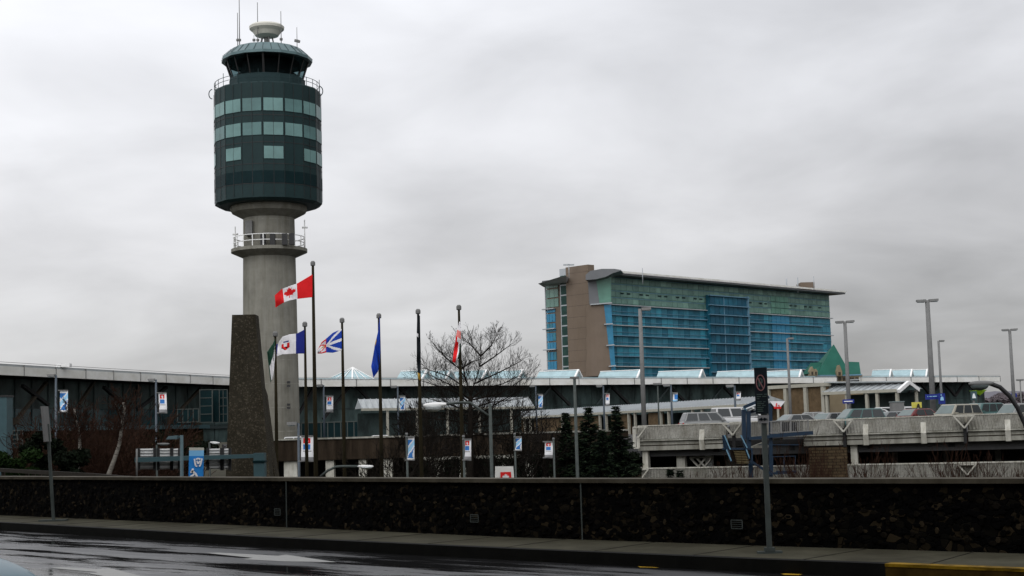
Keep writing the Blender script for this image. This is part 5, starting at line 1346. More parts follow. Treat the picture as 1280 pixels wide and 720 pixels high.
def text(s, size, loc, rot, mt, par, name='lettering', ext=.002, align='CENTER'):
    cu = bpy.data.curves.new('txt', 'FONT'); cu.body = s; cu.size = size; cu.align_x = align; cu.align_y = 'CENTER'; cu.extrude = ext
    o = bpy.data.objects.new('txt', cu); COL.objects.link(o); dg = bpy.context.evaluated_depsgraph_get(); me = bpy.data.meshes.new_from_object(o.evaluated_get(dg)); bpy.data.objects.remove(o, do_unlink=True)
    q = bpy.data.objects.new(name, me); COL.objects.link(q); me.materials.clear(); me.materials.append(MATS[mt]); me.transform(Matrix.Translation(Vector(loc)) @ rot)
    q.parent = par
    if par.type == 'EMPTY': q.matrix_parent_inverse = par.matrix_world.inverted()
    return q
face = Matrix(((su.x, 0, sn.x, 0), (su.y, 0, sn.y, 0), (0, 1, 0, 0), (0, 0, 0, 1)))
# small, partly illegible lines of text: unreadable in the photograph, so short bars of differing length
m = MB(); rr = random.Random(9)
for f, ws in ((.58, (.5, .25)), (.625, (.35, .35)), (.67, (.2,)), (.74, (.4, .2)), (.78, (.6,)), (.82, (.3, .3)), (.86, (.55,)), (.90, (.45,)), (.94, (.5,))):
    x = -hw*.7
    for w in ws: m.beam(spn(x, ztop-hh*f, .006), spn(x+2*hw*w*.9, ztop-hh*f, .006), .010, .003, sn); x += 2*hw*w*.9+.02
part(m, 'small_print', 'sign_letter', pl)
z2 = P(952, 519, Ys).z; z3 = P(952, 529, Ys).z
m = MB(); m.prism([spn(-hw*.75, z3), spn(hw*1.0, z3), spn(hw*1.0, z2), spn(-hw*.75, z2)], sn*-.012); pp = part(m, 'arrow_plate', 'banner_grey', t)
m = MB(); zm = (z2+z3)/2; m.beam(spn(-hw*.5, zm, .006), spn(hw*.75, zm, .006), .012, .004, sn)
for s_, x in ((-1, -hw*.62), (1, hw*.88)): m.prism([spn(x, zm, .008), spn(x-s_*.05, zm+.022, .008), spn(x-s_*.05, zm-.022, .008)], sn*-.004)
part(m, 'double_arrow', 'sign_black', pp)
# sign post on the left, sign seen edge-on
a = PZ(67, 651, .155); Yl = a.y
t = thing('sign_post', (a.x, a.y, .155), 'leaning grey post with a sign seen edge-on at the left of the sidewalk', 'sign')
m = MB(); top = P(59.5, 530, Yl); m.beam((a.x, a.y, .155), top, .055); part(m, 'post', 'galv', t)
m = MB(); q1, q2 = P(55.5, 508, Yl-.05), P(59.5, 552, Yl-.05); m.beam(q1, q2, .05, .35); part(m, 'plate', 'steel_grey', t)
m = MB(); m.box(a.x-.28, a.x+.28, a.y-.1, a.y+.1, .15, .18); part(m, 'base_plate', 'galv', t)
# white sign with a red square above the wall
Yw = 40; t = thing('lot_sign', P(630, 602, Yw), 'white board with a red square and leaf mark, peeking above the stone wall', 'sign')
m = MB(); m.prism([P(618.5, 606, Yw), P(643.5, 606, Yw), P(641.5, 583, Yw), P(619, 583, Yw)], (0, .06, 0)); b_ = part(m, 'board', 'fascia', t)
m = MB(); m.prism([P(625.5, 604, Yw-.01), P(640, 604, Yw-.01), P(638.5, 589.8, Yw-.01), P(625.5, 590.2, Yw-.01)], (0, -.01, 0)); part(m, 'red_square', 'banner_red', b_)
m = MB(); c = P(632.3, 597.2, Yw-.03); m.prism([c+Vector((x*.115, 0, y*.115)) for x, y in leaf], (0, -.008, 0)); part(m, 'leaf_mark', 'banner_white', b_)
m = MB(); 
for px in (620, 641): q = P(px, 604, Yw+.08); m.box(q.x-.03, q.x+.03, q.y-.03, q.y+.03, GZ, q.z)
part(m, 'leg', 'galv', t)
# blue direction signs on the deck
def bsign(px0, px1, py0, py1, Y, txt, label, mt='sign_blue', tm='banner_white', ts=.7, post=True):
    a, b = P(px0, py1, Y), P(px1, py0, Y); t = thing('direction_sign', ((a.x+b.x)/2, Y, .75), label, 'sign')
    m = MB(); m.box(a.x, b.x, Y, Y+.08, a.z, b.z); f = part(m, 'board', mt, t)
    if post: m = MB(); xm = (a.x+b.x)/2; m.box(xm-.07, xm+.07, Y+.1, Y+.24, .75, b.z-.05); part(m, 'post', 'steel_grey', t)
    if txt: text(txt, (b.z-a.z)*ts, ((a.x+b.x)/2, Y-.012, (a.z+b.z)/2), Matrix.Rotation(R(90), 4, 'X'), tm, f)
    return t, f, a, b
bsign(1053.5, 1067.5, 499, 504.5, 120, None, 'blue direction sign under the gabled canopy, in front of the double-headed pole')
m = MB(); p = P(1060.5, 501.8, 119.9); m.box(p.x-.35, p.x+.35, 119.93, 119.98, p.z-.03, p.z+.05)
part(m, 'marking', 'banner_white', [o for o in bpy.data.objects if o.name.startswith('direction_sign')][0])
t, f, a, b = bsign(1157, 1173, 492.5, 499.5, 111, None, 'wide blue direction sign on the foot of the tallest light pole', post=False)
m = MB(); zm = (a.z+b.z)/2
for x0, x1 in ((.14, .2), (.3, .48), (.54, .86)): m.box(a.x+(b.x-a.x)*x0, a.x+(b.x-a.x)*x1, 110.96, 110.99, zm, zm+.06)
part(m, 'lettering', 'banner_light_blue', f)
t, f, a, b = bsign(1173.5, 1181, 491.5, 505, 110.5, None, 'tall blue sign with a white emblem, right of the wide blue sign')
m = MB(); c = Vector(((a.x+b.x)/2, 110.45, (a.z+b.z)/2-.02)); m.prism([c+Vector((x, 0, z)) for x, z in ((-.13, -.12), (.13, -.12), (.1, .1), (0, .2), (-.1, .1))], (0, -.02, 0)); m.prism([c+Vector((x-.05, 0, z+.25)) for x, z in ((-.06, 0), (.06, 0), (.0, .12))], (0, -.02, 0)); part(m, 'emblem', 'banner_light_blue', f)
bsign(1264.5, 1271, 491.5, 496.5, 150, None, 'small blue sign near the right edge, left of the curved lamp arm')
t, f, a, b = bsign(1140, 1152, 502.5, 510, 115, None, 'yellow board behind the parked cars, left of the blue signs', mt='sign_yellow'); 
m = MB(); c = P(1148, 508, 114.9); m.prism([c+Vector((x, 0, z)) for x, z in ((-.15, -.1), (.15, -.1), (.05, .22), (-.05, .22))], (0, -.02, 0)); part(m, 'marking', 'strut_brown', f)
t, f, a, b = bsign(1214, 1221, 489, 500, 118, None, 'teal sign with a pale triangle, under the grey lens of the curved lamp', mt='teal_beam')
m = MB(); c = P(1217.5, 495, 117.9); m.prism([c+Vector((x, 0, z)) for x, z in ((-.15, -.18), (.15, -.18), (.05, .2), (-.08, .2))], (0, -.02, 0)); part(m, 'marking', 'lens', f)
# lime awning
t = thing('umbrella', P(1222, 505, 119), 'lime green pointed parasol beside the teal sign', 'umbrella')
m = MB(); c = P(1222.5, 490, 119); m.add([c+Vector(q) for q in ((-.75, 0, .12), (.75, 0, .16), (.1, .9, .12), (.1, -.9, .12), (.15, 0, -.28))], [(0, 3, 4), (3, 1, 4), (1, 2, 4), (2, 0, 4), (0, 2, 1, 3)]); part(m, 'cover', 'lime', t)
m = MB(); m.tube([c, Vector((c.x-.2, c.y, .75))], .04, 6); part(m, 'pole', 'steel_dark', t)
# white and red trapezoid sign
t = thing('entrance_sign', P(972, 526, 112), 'white funnel-shaped sign with a red stripe in front of the stone-clad wall', 'sign')
w = lambda a, b, d=0: P(a, b, 112-d)
m = MB(); m.prism([w(962, 501.5), w(981.5, 501.5), w(976, 508.5), w(968, 508.5)], (0, .1, 0)); f = part(m, 'board', 'banner_white', t)
m = MB(); m.prism([w(967, 508.6, .02), w(977, 508.6, .02), w(976, 511, .02), w(968, 511, .02)], (0, .12, 0)); m.beam(w(970, 509, .04), w(971, 504, .04), .07); m.beam(w(974, 509, .04), w(973.5, 506, .04), .07); part(m, 'red_stripe', 'banner_red', f)
m = MB(); q = w(972.5, 511); m.box(q.x-.08, q.x+.08, q.y, q.y+.1, .75, q.z); part(m, 'post', 'cream_paint', t)
# grey box and low wall by the canopy
a, b = P(1116, 512, 125), P(1130, 502.5, 125); t = thing('ticket_booth', ((a.x+b.x)/2, 125, .75), 'low grey box standing under the gabled end of the canopy', 'booth'); m = MB(); m.box(a.x, b.x, 125, 126, .75, b.z); part(m, 'body', 'steel_grey', t); m = MB(); m.box(a.x-.05, b.x+.05, 124.95, 126.05, b.z, b.z+.08); part(m, 'lid', 'lens_grey', t)
# teal pillar at the far left
a, b = P(-14, 560, 100), P(8.5, 496, 100); t = thing('teal_pillar', ((a.x+b.x)/2, 100, GZ), 'square teal metal clad pillar cut by the left edge of the picture', 'pillar'); m = MB(); m.box(a.x, b.x, 100, 101.2, GZ, b.z); part(m, 'shaft', 'teal_beam', t); m = MB(); m.box(a.x-.06, b.x+.06, 99.94, 101.26, b.z, b.z+.12); part(m, 'cap', 'steel_dark', t)
# guard rail behind the wall on the left
t = thing('guard_rail', P(80, 595, 44), 'brown wooden guard rail with short posts behind the left end of the stone wall', 'guard rail')
pts = [(-60, 583.5, 47), (0, 587.5, 44.5), (60, 591, 42), (120, 594.5, 40), (170, 598.5, 38)]
m = MB()
for (a, b, Y), (c, d, Y2) in zip(pts, pts[1:]): m.beam(P(a, b, Y), P(c, d, Y2), .05, .11)
part(m, 'rail', 'wet_wood', t)
for px, py, Y in ((3, 588, 44.4), (33, 589.5, 43.1), (41, 590, 42.8), (49, 590.5, 42.5), (84, 592, 41.3), (95, 593, 41)):
    q = P(px, py, Y); m = MB(); m.box(q.x-.05, q.x+.05, q.y+.03, q.y+.12, GZ, q.z+.02); part(m, 'post', 'wet_wood', t)
# litter
t = MB(); q = PZ(133, 667, .02); t.lathe((q.x, q.y, .0), [(.03, .004), (.05, .03), (.045, .08), (.02, .10)], 8); o = t.build('paper_cup', 'banner_white'); tag(o, 'crumpled white paper cup lying in the gutter', 'litter')
# ================================================================ CARS
def car(kind, paint, label, glass='car_glass', group='cars parked on the deck'):
    t = thing('parked_car', (0, 0, 0), label, 'car', group)
    D = {'sedan': (4.5, .86, .92, 1.42, [(-2.25, .5, .82, .70), (-2.05, .32, .90, .80), (-1.3, .22, .93, .86), (0, .2, .93, .87), (1.1, .22, .88, .86), (1.9, .28, .76, .80), (2.25, .4, .62, .66)], (-1.75, -.95, .45, 1.15)),
         'suv': (4.6, .9, 1.05, 1.74, [(-2.3, .5, 1.0, .78), (-2.2, .38, 1.06, .86), (-1.3, .3, 1.08, .9), (0, .28, 1.06, .9), (1.0, .3, 1.04, .9), (2.0, .34, .95, .86), (2.3, .45, .8, .74)], (-2.25, -1.95, .35, 1.05)),
         'van': (5.0, .95, 1.15, 2.0, [(-2.5, .5, 1.1, .86), (-2.4, .36, 1.15, .93), (0, .3, 1.15, .95), (1.6, .32, 1.08, .94), (2.3, .38, .92, .88), (2.5, .5, .75, .78)], (-2.45, -2.3, .95, 1.75))}[kind]
    Ln, hwid, belt, roof, st, (xa, xb, xc, xd) = D
    m = MB(); kk = 10; vs = []; fs = []
    for x, z0, z1, w in st:
        pr = [(-w*.92, z0), (-w, z0+(z1-z0)*.3), (-w, z0+(z1-z0)*.72), (-w*.94, z1-.04), (-w*.7, z1), (w*.7, z1), (w*.94, z1-.04), (w, z0+(z1-z0)*.72), (w, z0+(z1-z0)*.3), (w*.92, z0)]
        vs += [(x, y, z) for y, z in pr]
    n = len(st)
    for i in range(n-1):
        for j in range(kk): fs.append((i*kk+j, i*kk+(j+1) % kk, (i+1)*kk+(j+1) % kk, (i+1)*kk+j))
    fs += [tuple(range(kk)), tuple((n-1)*kk+j for j in range(kk))]
    m.add(vs, fs, True); bd = lpart(m, 'body', paint, t)
    sb = bd.modifiers.new('s', 'SUBSURF'); sb.levels = 1; sb.render_levels = 2
    wb, wr = hwid*.90, hwid*.70
    # cabin frame
    base = [(xa, -wb, belt-.06), (xd, -wb, belt-.06), (xd, wb, belt-.06), (xa, wb, belt-.06)]; topq = [(xb, -wr, roof-.03), (xc, -wr, roof-.03), (xc, wr, roof-.03), (xb, wr, roof-.03)]
    m = MB(); m.hexa(base, topq); cb = lpart(m, 'cabin', paint, t); bv = cb.modifiers.new('b', 'BEVEL'); bv.width = .08; bv.segments = 3
    def lerp3(a, b, f): return tuple(a[i]+(b[i]-a[i])*f for i in range(3))
    def pane(m, A, B, Ct, Dt, u0, u1, v0, v1, out):
        # A,B bottom ; Dt,Ct top
        q = []
        for u, v in ((u0, v0), (u1, v0), (u1, v1), (u0, v1)): q.append(Vector(lerp3(lerp3(A, B, u), lerp3(Dt, Ct, u), v)))
        nrm = (q[1]-q[0]).cross(q[3]-q[0]).normalized()
        if nrm.dot(Vector(out)) < 0: nrm = -nrm
        m.prism([p+nrm*.012 for p in q], nrm*-.03)
    for s_, ia, ib in ((-1, 0, 1), (1, 3, 2)):
        cuts = [(.10, .46), (.50, .86)] if kind == 'sedan' else [(.04, .32), (.36, .62), (.66, .93)]
        for u0, u1 in cuts:
            m = MB(); pane(m, base[ia], base[ib], topq[ib], topq[ia], u0, u1, .14, .88, (0, s_, 0)); lpart(m, 'side_window', 'car_glass', t)
    m = MB(); pane(m, base[1], base[2], topq[2], topq[1], .06, .94, .12, .9, (1, 0, .3)); lpart(m, 'windscreen', 'car_glass_sky_reflect', t)
    m = MB(); pane(m, base[0], base[3], topq[3], topq[0], .06, .94, .15, .88, (-1, 0, .3)); lpart(m, 'rear_window', glass, t)
    for x in (-Ln*.31, Ln*.31):
        for s_ in (-1, 1):
            m = MB(); 
            ring = []
            n = 18; r_ = .33 if kind == 'sedan' else .37
            m.tube([(x, s_*(hwid-.18), r_), (x, s_*(hwid+.01), r_)], [r_, r_], n); wh = lpart(m, 'wheel', 'rubber', t)
            m = MB(); m.tube([(x, s_*(hwid-.10), r_), (x, s_*(hwid+.02), r_)], [r_*.62, r_*.6], 12); lpart(m, 'rim', 'chrome', wh)
    zf_ = st[-2][2]-.16
    for s_ in (-1, 1):
        m = MB(); m.hexa(*[[(Ln/2-.16, s_*.42, z), (Ln/2-.02-(.1 if False else 0), s_*.42, z), (Ln/2-.12, s_*.66, z), (Ln/2-.26, s_*.66, z)] for z in (zf_-.1, zf_+.05)]); lpart(m, 'headlight', 'lens', t)
        m = MB(); m.box(-Ln/2-.01, -Ln/2+.1, min(s_*.5, s_*.72), max(s_*.5, s_*.72), belt-.30, belt-.1); lpart(m, 'tail_light', 'tail_red', t)
        m = MB(); m.box(xd-.45, xd-.30, min(s_*hwid*.86, s_*(hwid+.10)), max(s_*hwid*.86, s_*(hwid+.10)), belt, belt+.11); lpart(m, 'mirror', paint, t)
    return t
def place(t, px, py_roof, Y, rz, roofz, zg=None):
    p = P(px, py_roof, Y); z = (p.z-roofz) if zg is None else zg
    put(t, (p.x, p.y, z), R(rz)); return t
cars = [('suv', 'car_silver', 'car_glass', 888, 514.5, 110, 8, 'silver wagon with dark windows at the left end of the row on the parking deck'),
        ('van', 'car_white', 'car_glass', 925, 508.5, 122, 12, 'white van partly behind the blue stair roof'),
        ('sedan', 'car_silver', 'car_glass_sky_reflect', 991, 517.5, 106, 200, 'silver sedan just right of the black sign, above the stair landing'),
        ('sedan', 'car_silver', 'car_glass', 1013, 514.8, 122, 160, 'pale silver car behind the silver sedan by the stone-clad wall'),
        ('sedan', 'car_silver', 'car_glass_sky_reflect', 1035, 515.5, 108, 215, 'silver hatchback left of the dark green wagon'),
        ('suv', 'car_green', 'car_glass', 1066, 510.5, 106, 195, 'dark green-black wagon under the gabled canopy'),
        ('sedan', 'car_white', 'car_glass_sky_reflect', 1096, 511.5, 118, 20, 'white car with pale windscreen right of the dark wagon'),
        ('sedan', 'car_maroon', 'car_glass_sky_reflect', 1143, 510.5, 103, 210, 'maroon sedan left of the beige wagon'),
        ('van', 'car_white', 'car_glass', 1128, 508, 128, 10, 'white van roof behind the maroon sedan'),
        ('suv', 'car_beige', 'car_glass_sky_reflect', 1190, 504.8, 100, 214, 'beige station wagon in front of the blue signs'),
        ('suv', 'car_green', 'car_glass_sky_reflect', 1223, 503.5, 108, 215, 'green-grey wagon right of the beige wagon'),
        ('suv', 'car_silver', 'car_glass', 1244, 504, 118, 20, 'silver-white wagon beyond the green-grey one'),
        ('sedan', 'car_red', 'car_glass', 1252, 507.5, 125, 170, 'red car glimpsed behind the curved lamp arm'),
        ('van', 'car_silver', 'car_glass_sky_reflect', 1277, 503.5, 98, 205, 'silver van at the right edge behind the curved lamp arm'),
        ('sedan', 'car_grey', 'car_glass', 1112, 514, 112, 190, 'low dark grey car right of the white car with pale windscreen'),
        ('suv', 'car_white', 'car_glass', 384, 545, 131, 5, 'white car on the viaduct, behind the large white banner'),
        ('sedan', 'car_white', 'car_glass', 478, 543.5, 150, 10, 'white car on the viaduct behind the blue-flag pole')]
HT = {'sedan': 1.42, 'suv': 1.74, 'van': 2.0}
for kind, paint, gl_, px, py, Y, rz, lab in cars:
    c = car(kind, paint, lab, gl_, 'cars parked on the deck' if px > 500 else 'cars on the viaduct'); place(c, px, py, Y, rz, HT[kind], None)
# keep cars on the deck surface (z .75): slide them along their own sight line is not needed, deck height is adjusted below
c = car('sedan', 'car_blue', 'teal blue car on the road, only its rounded bonnet showing at bottom left', 'car_glass', None)
if 'group' in c: del c['group']
put(c, (-5.86, 12.75, 0), R(-40))
# ================================================================ TREES
def mesh_obj(name, m, mt, par=None): return m.build(name, mt, par, recalc=False)
def twig_tree(mb, base, height, spread, levels, r0, seed, trunk_dir=Vector((0, 0, 1)), nk=3, thin=.006, up=.25, ang=(.35, .8), trunk_frac=.3, lenf=.72):
    rr = random.Random(seed)
    def br(p, d, ln, r, lv):
        n = 3 if lv > 1 else 2; pts = [p]; q = p.copy(); dd = d.copy()
        for i in range(n):
            dd = (dd+Vector((rr.uniform(-1, 1), rr.uniform(-1, 1), rr.uniform(-.6, 1)))*.16).normalized(); q = q+dd*(ln/n); pts.append(q.copy())
        r1 = max(thin, r*.62); mb.tube(pts, [r+(r1-r)*i/n for i in range(n+1)], 6 if r > .03 else (4 if r > .012 else 3), caps=False)
        if lv == 0: return
        k = nk+(1 if rr.random() < .4 else 0)
        for i in range(k):
            t = rr.uniform(.45, 1) if i else 1
            s = pts[-1] if t == 1 else pts[1].lerp(pts[-1], t) if len(pts) == 3 else pts[max(1, int(t*(len(pts)-1)))]
            ax = Vector((rr.uniform(-1, 1), rr.uniform(-1, 1), rr.uniform(-1, 1))); ax = (ax-dd*ax.dot(dd)).normalized(); a = rr.uniform(*ang)*(spread if i else .6)
            nd = (dd*math.cos(a)+ax*math.sin(a)+Vector((0, 0, up*.3))).normalized()
            br(s, nd, ln*rr.uniform(lenf-.12, lenf+.1), r1*rr.uniform(.7, .95), lv-1)
    br(Vector(base), trunk_dir.normalized(), height*trunk_frac, r0, levels)
# the main bare tree, limbs guided by pixels
YB = 80
def tree_main():
    b = P(585, 600, YB); t = thing('bare_tree', (b.x, b.y, GZ), 'large leafless tree with widely spread thin twigs, left of the hotel', 'tree')
    m = MB(); q = lambda px, py, d=0: P(px, py, YB+d)
    trunk = [Vector((b.x-.1, b.y, GZ)), q(588, 570), q(588, 530), q(588, 495)]
    m.tube(trunk, [.22, .17, .14, .11], 8); part(m, 'trunk', 'bark', t)
    m = MB(); rr = random.Random(5)
    limbs = [([(588, 497), (592, 482), (598, 465), (601, 445)], 0), ([(601, 445), (614, 432), (618, 424)], .2), ([(601, 445), (592, 435), (585, 428)], .4), ([(600, 458), (618, 446), (634, 434)], -.5),
             ([(588, 497), (583, 475), (575, 462), (569, 457)], 0), ([(569, 457), (557, 447), (545, 434)], .3), ([(575, 462), (590, 452), (602, 449)], .6), ([(588, 500), (605, 485), (628, 480), (648, 470)], .4), ([(588, 505), (570, 490), (548, 483), (534, 478)], -.6),
             ([(588, 515), (560, 505), (535, 498)], .8), ([(588, 512), (612, 503), (642, 500)], -.8), ([(588, 530), (560, 525), (530, 522)], 1.0), ([(588, 530), (615, 522), (650, 520)], 1.2), ([(588, 545), (610, 540), (640, 538)], -1.0), ([(588, 550), (565, 545), (535, 545)], -1.2), ([(583, 478), (579, 460), (572, 430)], -.5), ([(590, 490), (560, 470), (535, 462)], .9), ([(592, 480), (625, 465), (650, 452)], 1.3)]
    limbs += [([(588, 520), (560, 512), (538, 513)], .6), ([(588, 525), (620, 505), (650, 488)], -.6), ([(588, 535), (630, 530), (655, 514)], .9), ([(588, 545), (555, 548), (532, 540)], -.4), ([(588, 540), (620, 548), (655, 552)], .7), ([(588, 560), (560, 568), (535, 575)], .3), ([(588, 500), (565, 482), (540, 470)], -.9), ([(590, 500), (625, 492), (650, 476)], .2), ([(588, 540), (600, 515), (612, 500)], 1.1), ([(588, 555), (575, 530), (556, 500)], 1.1)]
    for pts, d in limbs:
        low = pts[0][1] > 495
        w = [q(a, c, d*i) for i, (a, c) in enumerate(pts)]; r0 = .05
        m.tube(w, [r0*(1-.6*i/(len(w)-1)) for i in range(len(w))], 6, caps=False)
        for k in range(15):
            i = rr.randrange(len(w)-1); s = w[i].lerp(w[i+1], rr.random()); dirv = (w[i+1]-w[i]).normalized()
            ax = Vector((rr.uniform(-1, 1), rr.uniform(-.8, .8), rr.uniform(-.2, 1))).normalized(); nd = (dirv*.7+ax*.8+Vector((0, 0, .2))).normalized()
            twig_tree(m, s, rr.uniform(1.1, 1.8)*(1.6 if low else 1), 1, 3, .012, rr.random(), nd, nk=2, thin=.0055, trunk_frac=.3, up=.6)
        twig_tree(m, w[-1], 1.8 if low else 1.4, 1, 4, .015, rr.random(), (w[-1]-w[-2]), nk=2, thin=.007, trunk_frac=.3, up=.6)
    part(m, 'crown', 'bark', t)
tree_main()
def bare(px, py_top, Y, label, seed, lean=0, mt='twig_red', tmt='bark', h=None, r=.10, lv=5, grp='bare reddish trees', sp=1.0, nb=32):
    a = P(px, py_top, Y); h = (a.z-GZ)
    t = thing('bare_tree', (a.x, a.y, GZ), label, 'tree', grp)
    m = MB(); m.tube([(0, 0, 0), (lean*.3, 0, h*.3), (lean, .1, h*.5)], [r, r*.8, r*.55], 8); lpart(m, 'trunk', tmt, t)
    m = MB(); rr = random.Random(seed)
    for k in range(nb):
        f = rr.uniform(.2, .6); z = h*f; x = lean*f*2 if f > .3 else lean*.3
        d = Vector((rr.uniform(-1, 1), rr.uniform(-1, 1), rr.uniform(.4, 1.4))).normalized()
        twig_tree(m, (x, 0, z), h*rr.uniform(.55, .78), sp, lv, r*.4, rr.random(), d, nk=2, thin=.013, trunk_frac=.30)
    lpart(m, 'crown', mt, t); return t
bare(100, 528, 66, 'reddish leafless birch with a wavy thin trunk, left of the slanting birch', 11)
bare(45, 545, 60, 'dark reddish leafless tree behind the leaning sign post', 12)
bare(150, 525, 70, 'reddish brown leafless tree around the slanting white birch trunk', 13)
bare(172, 536, 64, 'reddish brown leafless tree between the birch and the gantry signs', 14)
bare(126, 538, 62, 'low reddish leafless tree between the two white birch trunks', 15)
for px, py, Y, s, lab in ((505, 512, 72, 21, 'dark bare tree around the furled black flag pole'), (540, 512, 84, 22, 'dark bare tree between the furled flag pole and the large bare tree'), (622, 505, 84, 23, 'dark bare tree right of the curved-arm lamp'), (655, 508, 88, 24, 'dark bare tree left of the conifers'), (690, 545, 92, 26, 'low dark bare tree just left of the conifers')):
    bare(px, py, Y, lab, s, mt='bark', grp='dark bare trees behind the wall', nb=15)
# white birch trunks
def birch(pts, Y, label, fork=None):
    b = P(*pts[0], Y); t = thing('birch_tree', (b.x, b.y, GZ), label, 'tree', 'white birches')
    w = [P(a, c, Y) for a, c in pts]; d = (w[0]-w[1]).normalized(); w = [w[0]+d*((w[0].z-GZ)/abs(d.z))]+w
    m = MB(); m.tube(w, [.11]+[.095*(1-.6*i/(len(w)-2)) for i in range(len(w)-1)], 8); part(m, 'trunk', 'birch', t)
    m = MB()
    if fork: m.tube([P(a, c, Y) for a, c in fork], [.04, .02, .015], 6)
    if m.v: part(m, 'limb', 'birch', t)
    m = MB(); rr = random.Random(len(pts)*7)
    for k in range(26):
        i = rr.randrange(2, len(w)-1); s = w[i].lerp(w[i+1], rr.random()); twig_tree(m, s, 1.5, 1, 4, .014, rr.random(), Vector((rr.uniform(-1, 1), rr.uniform(-1, 1), rr.uniform(.2, 1.2))), nk=2, thin=.008)
    part(m, 'twigs', 'twig_red', t)
birch([(136, 593), (143, 574), (149, 556), (153, 530), (156, 510), (154, 503)], 58, 'slanting white birch trunk with a fork, left of the gantry', [(152, 522), (148, 512), (144, 504)])
birch([(97.5, 592), (98.5, 575), (100, 560), (99, 540), (95, 525), (92.5, 511)], 60, 'upright wavy white birch trunk left of the slanting one')
# conifers
def conifer(px, py_top, Y, wpx, label, seed, droop=.25):
    a = P(px, py_top, Y); h = a.z-GZ; t = thing('conifer', (a.x, a.y, GZ), label, 'tree', 'dark conifers by the parking deck'); R0 = wpx*Y/FPX/2
    m = MB(); m.tube([(0, 0, 0), (0, 0, h*.97)], [.14, .02], 8); lpart(m, 'trunk', 'bark', t)
    m = MB(); rr = random.Random(seed); z = h*.12
    while z < h*.99:
        z0_ = z
        f = 1-z/h; rad = R0*1.45*min(1, (f*1.5)**.9)*rr.uniform(.55, 1.2)+.02; n = 9
        for i in range(n):
            an = rr.uniform(0, 6.28); L_ = rad*rr.uniform(.6, 1.1); d = Vector((math.cos(an), math.sin(an), 0)); tip = Vector((0, 0, z))+d*L_+Vector((0, 0, rr.uniform(-.15, .45)*L_))
            m.cur = 0; m.tube([(0, 0, z), tip], [.015, .006], 3, caps=False)
            k = max(8, int(L_*36))
            for j in range(k):
                g = rr.uniform(.12, 1); c = Vector((0, 0, z)).lerp(tip, g); s = rr.uniform(.07, .16); sd = Vector((-d.y, d.x, 0))*rr.choice((-1, 1))
                e_ = c+(sd*rr.uniform(.4, 1)+d*.7+Vector((0, 0, rr.uniform(-.5, .3)))).normalized()*s*2.2; w_ = Vector((rr.uniform(-1, 1), rr.uniform(-1, 1), rr.uniform(-1, 1))).normalized()*s*.35
                m.cur = 1 if g > .7 and rr.random() < .55 else 0; m.add([c-w_, c+w_, e_], [(0, 1, 2)])
        z += rr.uniform(.08, .14)
    lpart(m, 'crown', ['conifer', 'conifer_tip'], t); return t
conifer(735, 508, 86, 62, 'leftmost of the three big dark conifers, right of the grey-green lamp', 31)
conifer(770, 506, 88, 50, 'dark conifer with a crooked open top, nearest the parking deck', 32)
conifer(707, 515, 90, 46, 'dark conifer left of the grey-green lamp', 33)
conifer(752, 535, 84, 50, 'lower dark conifer between the two tall ones', 34)
conifer(838, 587, 90, 9, 'tip of a small fir above the wall, left one of two at the deck end', 35)
conifer(850, 586.5, 90, 14, 'tip of a small fir above the wall, right one of two at the deck end', 36)
# leafy masses
def bush(px, py_top, Y, wpx, label, seed, mt='evergreen', name='bush', n=5200, cat='bush', leaf=.09, grp=None):
    a = P(px, py_top, Y); h = a.z-GZ; t = thing(name, (a.x, a.y, GZ), label, cat, grp); rx = wpx*Y/FPX/2
    m = MB(); rr = random.Random(seed); m.tube([(0, 0, 0), (0, 0, h*.6)], [.12, .05], 7)
    for k in range(9):
        an = rr.uniform(0, 6.28); m.tube([(0, 0, h*rr.uniform(.2, .5)), (math.cos(an)*rx*.6, math.sin(an)*rx*.6, h*rr.uniform(.6, .85))], [.04, .012], 5)
    lpart(m, 'stem', 'bark', t)
    m = MB(); cl = [(rr.uniform(-.8, .8)*rx, rr.uniform(-.6, .6)*rx, h-rr.uniform(.2, 1)**1.6*min(h*.8, 3.2), rr.uniform(.28, .5)*rx) for _ in range(22)]
    for k in range(n):
        cx_, cy_, cz_, cr2 = rr.choice(cl); v = Vector((rr.gauss(0, 1), rr.gauss(0, 1), rr.gauss(0, 1))).normalized()*cr2*rr.random()**.35; v.z *= .7
        c = Vector((cx_, cy_, cz_))+v
        if c.z > h: c.z = h-rr.random()*.2
        a1 = Vector((rr.uniform(-1, 1), rr.uniform(-1, 1), rr.uniform(-1, 1))).normalized()*leaf; a2 = Vector((rr.uniform(-1, 1), rr.uniform(-1, 1), rr.uniform(-1, 1))).normalized()*leaf*.6
        m.add([c-a1, c+a2, c+a1, c-a2], [(0, 1, 2, 3)])
    lpart(m, 'foliage', mt, t); return t
bush(15, 559, 50, 64, 'green hedge bush at the left edge below the stone-clad terminal wall', 41, 'hedge', n=6500)
bush(52, 535, 56, 50, 'tall dark evergreen bush behind the leaning sign post', 42)
bush(75, 560, 55, 60, 'dark evergreen bush between the sign post and the first birch', 43)
bush(190, 538, 72, 56, 'dull evergreen bush above the gantry signs', 44)
bush(130, 562, 66, 80, 'low dark bush behind the birch trunks', 45)
bush(235, 552, 74, 70, 'dark bush behind the blue banner', 46)
bush(545, 572, 90, 70, 'low dark bush behind the wall right of the furled flag pole', 47)
bush(640, 566, 92, 80, 'low dark bush left of the conifers', 48)
bush(705, 562, 95, 60, 'low dark bush under the leftmost conifer', 49)
bush(775, 562, 94, 50, 'low dark bush between the conifers and the parking deck', 50)
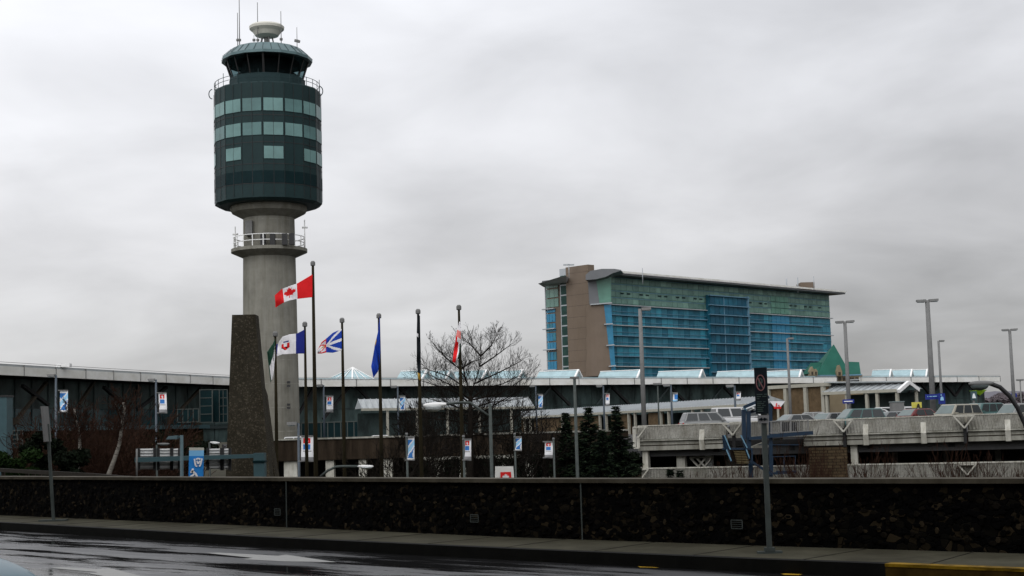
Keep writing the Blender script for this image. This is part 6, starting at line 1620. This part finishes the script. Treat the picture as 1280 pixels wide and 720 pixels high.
# reddish twiggy shrubs against the deck
def shrub(px, py_top, Y, wpx, label, seed, mt='twig_red'):
    a = P(px, py_top, Y); h = a.z-GZ; t = thing('shrub', (a.x, a.y, GZ), label, 'shrub', 'leafless shrubs in front of the parking deck'); rx = wpx*Y/FPX/2; m = MB(); rr = random.Random(seed)
    for k in range(34):
        d = Vector((rr.uniform(-1, 1)*rx/h*2.0, rr.uniform(-1, 1)*.3, 1)).normalized(); twig_tree(m, (rr.uniform(-.3, .3)*rx, rr.uniform(-.5, .5), 0), h*rr.uniform(.9, 1.3), .7, 4, .02, rr.random(), d, nk=2, thin=.009, trunk_frac=.38, ang=(.15, .45), lenf=.6)
    lpart(m, 'stems', mt, t)
shrub(885, 578, 86, 40, 'reddish bare shrub left of the steel stair', 61); shrub(1000, 560, 88, 30, 'tall reddish bare shrub between the stair and the brick pier', 62); shrub(1022, 565, 86, 34, 'reddish bare shrub in front of the brick pier', 63)
shrub(1090, 566, 82, 44, 'thin bare shrub right of the brick pier', 64); shrub(1185, 562, 80, 50, 'spiky bare shrub left of the lower joint bracket', 65); shrub(1228, 578, 80, 40, 'spiky bare shrub right of the lower joint bracket', 66); shrub(1272, 580, 80, 30, 'bare shrub at the right edge in front of the deck', 67); shrub(935, 582, 84, 30, 'reddish bare shrub below the steel stair', 68)
# distant tree line and hills at the right
def ridge(name, mt, pts, Y, depth, zb=GZ, lab=None):
    m = MB(); A = [P(a, b, Y) for a, b in pts]; n = len(A); vs = [(p.x, p.y, zb) for p in A]+[tuple(p) for p in A]+[(p.x, p.y+depth, zb) for p in A]
    fs = []
    for i in range(n-1): fs += [(i, i+1, n+i+1, n+i), (n+i, n+i+1, 2*n+i+1, 2*n+i)]
    m.add(vs, fs); o = m.build(name, mt); o['kind'] = 'structure'; return o
M('hill', (.20, .195, .22), .95, var=.12, scale=.01); 
rr = random.Random(3)
ridge('hills', 'hill', [(x, 498-9*math.sin((x-900)/260)+rr.uniform(-.6, .6)+(0 if x > 1200 else 12)) for x in range(700, 1500, 8)], 3200, 500)
m = MB()
for k in range(9000):
    px = rr.uniform(1185, 1420); Y = rr.uniform(620, 700); base = P(px, 512, Y); top = 496+2.5*math.sin(px*.21)+2*math.sin(px*.083)
    c = P(px, top+abs(rr.gauss(0, 1))*6, Y); s = 1.3
    a1 = Vector((rr.uniform(-1, 1), 0, rr.uniform(-1, 1))).normalized()*s; a2 = Vector((rr.uniform(-1, 1), rr.uniform(-1, 1), rr.uniform(-1, 1))).normalized()*s*.6
    m.add([c-a1, c+a2, c+a1, c-a2], [(0, 1, 2, 3)])
M('far_wood', (.10, .085, .09), .95, var=.3, scale=.05)
o = m.build('far_trees', 'far_wood', kind='stuff', recalc=False); o['label'] = 'distant hazy bare woods beyond the parking deck'; o['category'] = 'woods'
bpy.context.view_layer.update()
